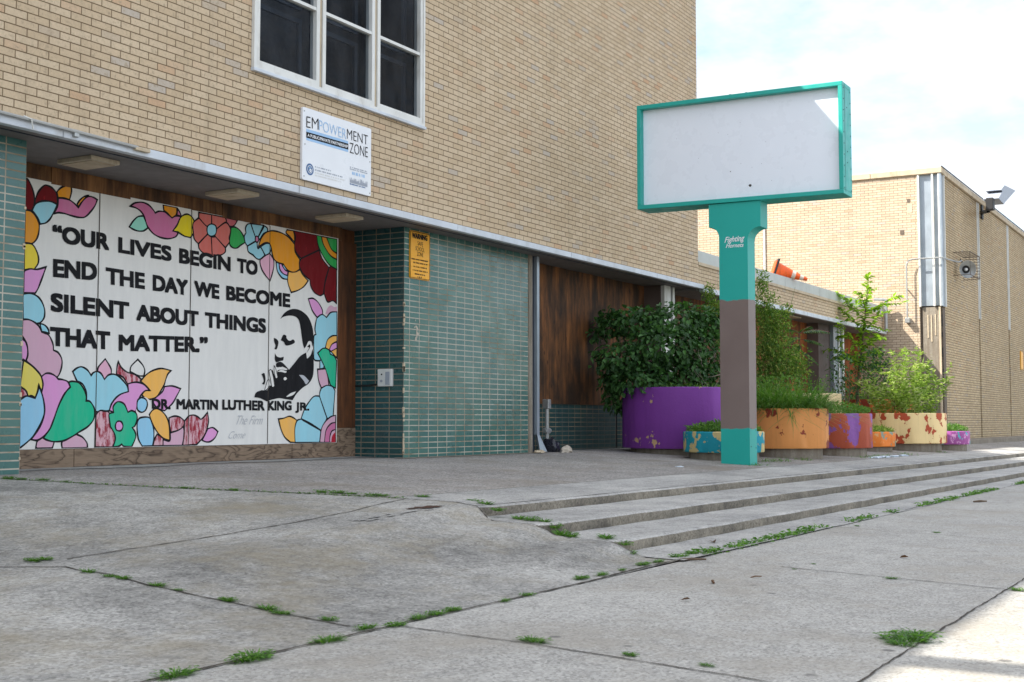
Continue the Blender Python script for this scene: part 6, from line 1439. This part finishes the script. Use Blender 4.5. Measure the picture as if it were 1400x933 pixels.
P = np.stack([xx, yy, [terrace_z(a, b_) for a, b_ in zip(xx, yy)]], 1); an = RNG.uniform(0, 6.283, n)
add_blades(m, P, np.stack([np.cos(an), np.sin(an), RNG.uniform(.3, 1.2, n)], 1), RNG.uniform(.04, .16, n), .008, 'weed_leaf', .4)
go = m.build('foot_grass', fix=False); tag(go, 'patchy grass growing along the feet of the planters', 'grass'); go['kind'] = 'stuff'
m = MB(); n = 700; tt = RNG.random(n); yy = 5.5+tt*3.0; xx = np.array([ramp_edge(v) for v in yy])+RNG.normal(.01, .02, n)
P = np.stack([xx, yy, [terrace_z(a, b_) for a, b_ in zip(xx, yy)]], 1); an = RNG.uniform(0, 6.283, n); add_blades(m, P, np.stack([np.cos(an), np.sin(an), RNG.uniform(.2, .9, n)], 1), RNG.uniform(.02, .06, n), .007, 'weed_leaf', .4)
go = m.build('edge_grass', fix=False); tag(go, 'short sparse grass along the top edge of the ramp', 'grass'); go['kind'] = 'stuff'

# ------------------------------------------------------------------ litter
def lump(name, label, cat, loc, size, mat, seed, sq=.6):
    bm = bmesh.new(); bmesh.ops.create_icosphere(bm, subdivisions=3, radius=1); r = random.Random(seed); ph = [r.uniform(0, 6) for _ in range(9)]
    for v in bm.verts:
        c = v.co; k_ = 1+.16*math.sin(5*c.x+ph[0])*math.cos(4*c.y+ph[1])+.10*math.sin(9*c.z+ph[2]+3*c.x)+.06*math.sin(17*c.x+11*c.y+ph[3]); v.co = Vector((c.x*k_*size[0], c.y*k_*size[1], max(-.25, c.z)*k_*size[2]))
    m = MB(); m.add([(loc[0]+v.co.x, loc[1]+v.co.y, loc[2]+v.co.z+.2*size[2]) for v in bm.verts], [[v.index for v in f.verts] for f in bm.faces], mat); bm.free(); m.origin = loc
    o = auto(m.build(name), 60); tag(o, label, cat); return o
lump('bin_bag', 'crumpled black plastic bag at the foot of the low green tiled wall', 'bag', (16.62, 8.98, 0), (.13, .13, .17), 'bag_plastic', 4)
lump('rag', 'crumpled off white rag lying beside the black bag', 'rag', (16.62, 8.72, -.005), (.12, .06, .08), 'cloth_white', 9)
lump('plaster_lump', 'pale broken plaster at the foot of the concrete jamb', 'rubble', (15.95, 8.80, 0), (.12, .07, .03), 'lime_stone', 12)
r = random.Random(8)
for q, (x, y, sx_) in enumerate(((22.1, 5.70, .30), (22.6, 5.70, .34), (23.2, 5.66, .16), (23.9, 5.66, .12))): lump('litter', ('flattened pale litter in front of the rust red planter', 'long strip of pale litter in front of the rust red planter', 'small scrap of litter right of the pale strips', 'last small scrap of litter towards the cream planter')[q], 'litter', (x, y, terrace_z(x, y)), (sx_, .09, .022), 'litter_paper', 20+q)
lump('litter', 'small white scrap on the terrace left of the sign post', 'litter', (14.9, 6.25, terrace_z(14.9, 6.25)), (.07, .05, .012), 'litter_paper', 31)
def stick(label, x, y, L_, an, w, mat='bark'):
    m = MB(); z = walk_z(x, y)+w*.9; m.tube([(x-L_/2*math.cos(an), y-L_/2*math.sin(an), z), (x, y+.006, z+.004), (x+L_/2*math.cos(an), y+L_/2*math.sin(an), z+.002)], [w*.7, w, w*.6], mat, 6); m.origin = (x, y, walk_z(x, y)); tag(m.build('stick'), label, 'stick')
stick('dark stick lying by the crack below the bottom step', 7.26, 2.97, .17, -1.0, .009)
stick('small dark twig on the grey sidewalk left of the others', 6.30, 2.46, .06, .4, .008, 'dry_leaf')
stick('thin curved twig on the sidewalk', 6.66, 2.36, .07, -.6, .004, 'dry_leaf')
stick('short twig near the far end of the sidewalk', 14.6, 2.66, .16, -.8, .012)
def dry(label, x, y, zf, s, an):
    m = MB(); add_leaves(m, [(x, y, zf(x, y)+.012)], [(math.cos(an), math.sin(an), .15)], [UP+RNG.normal(0, .3, 3)], s, s*.5, 'dry_leaf', .2, .3); m.origin = (x, y, zf(x, y)); tag(m.build('dry_leaf', fix=False), label, 'leaf')
dry('curled brown leaf on the bottom tread', 8.3, 3.25, lambda x, y: step_z(x, 3), .09, .2)
dry('brown leaf in the middle of the sidewalk', 8.1, 1.9, walk_z, .06, 1.2)
dry('tiny brown leaf on the near sidewalk', 5.6, 2.3, walk_z, .045, 2.0)
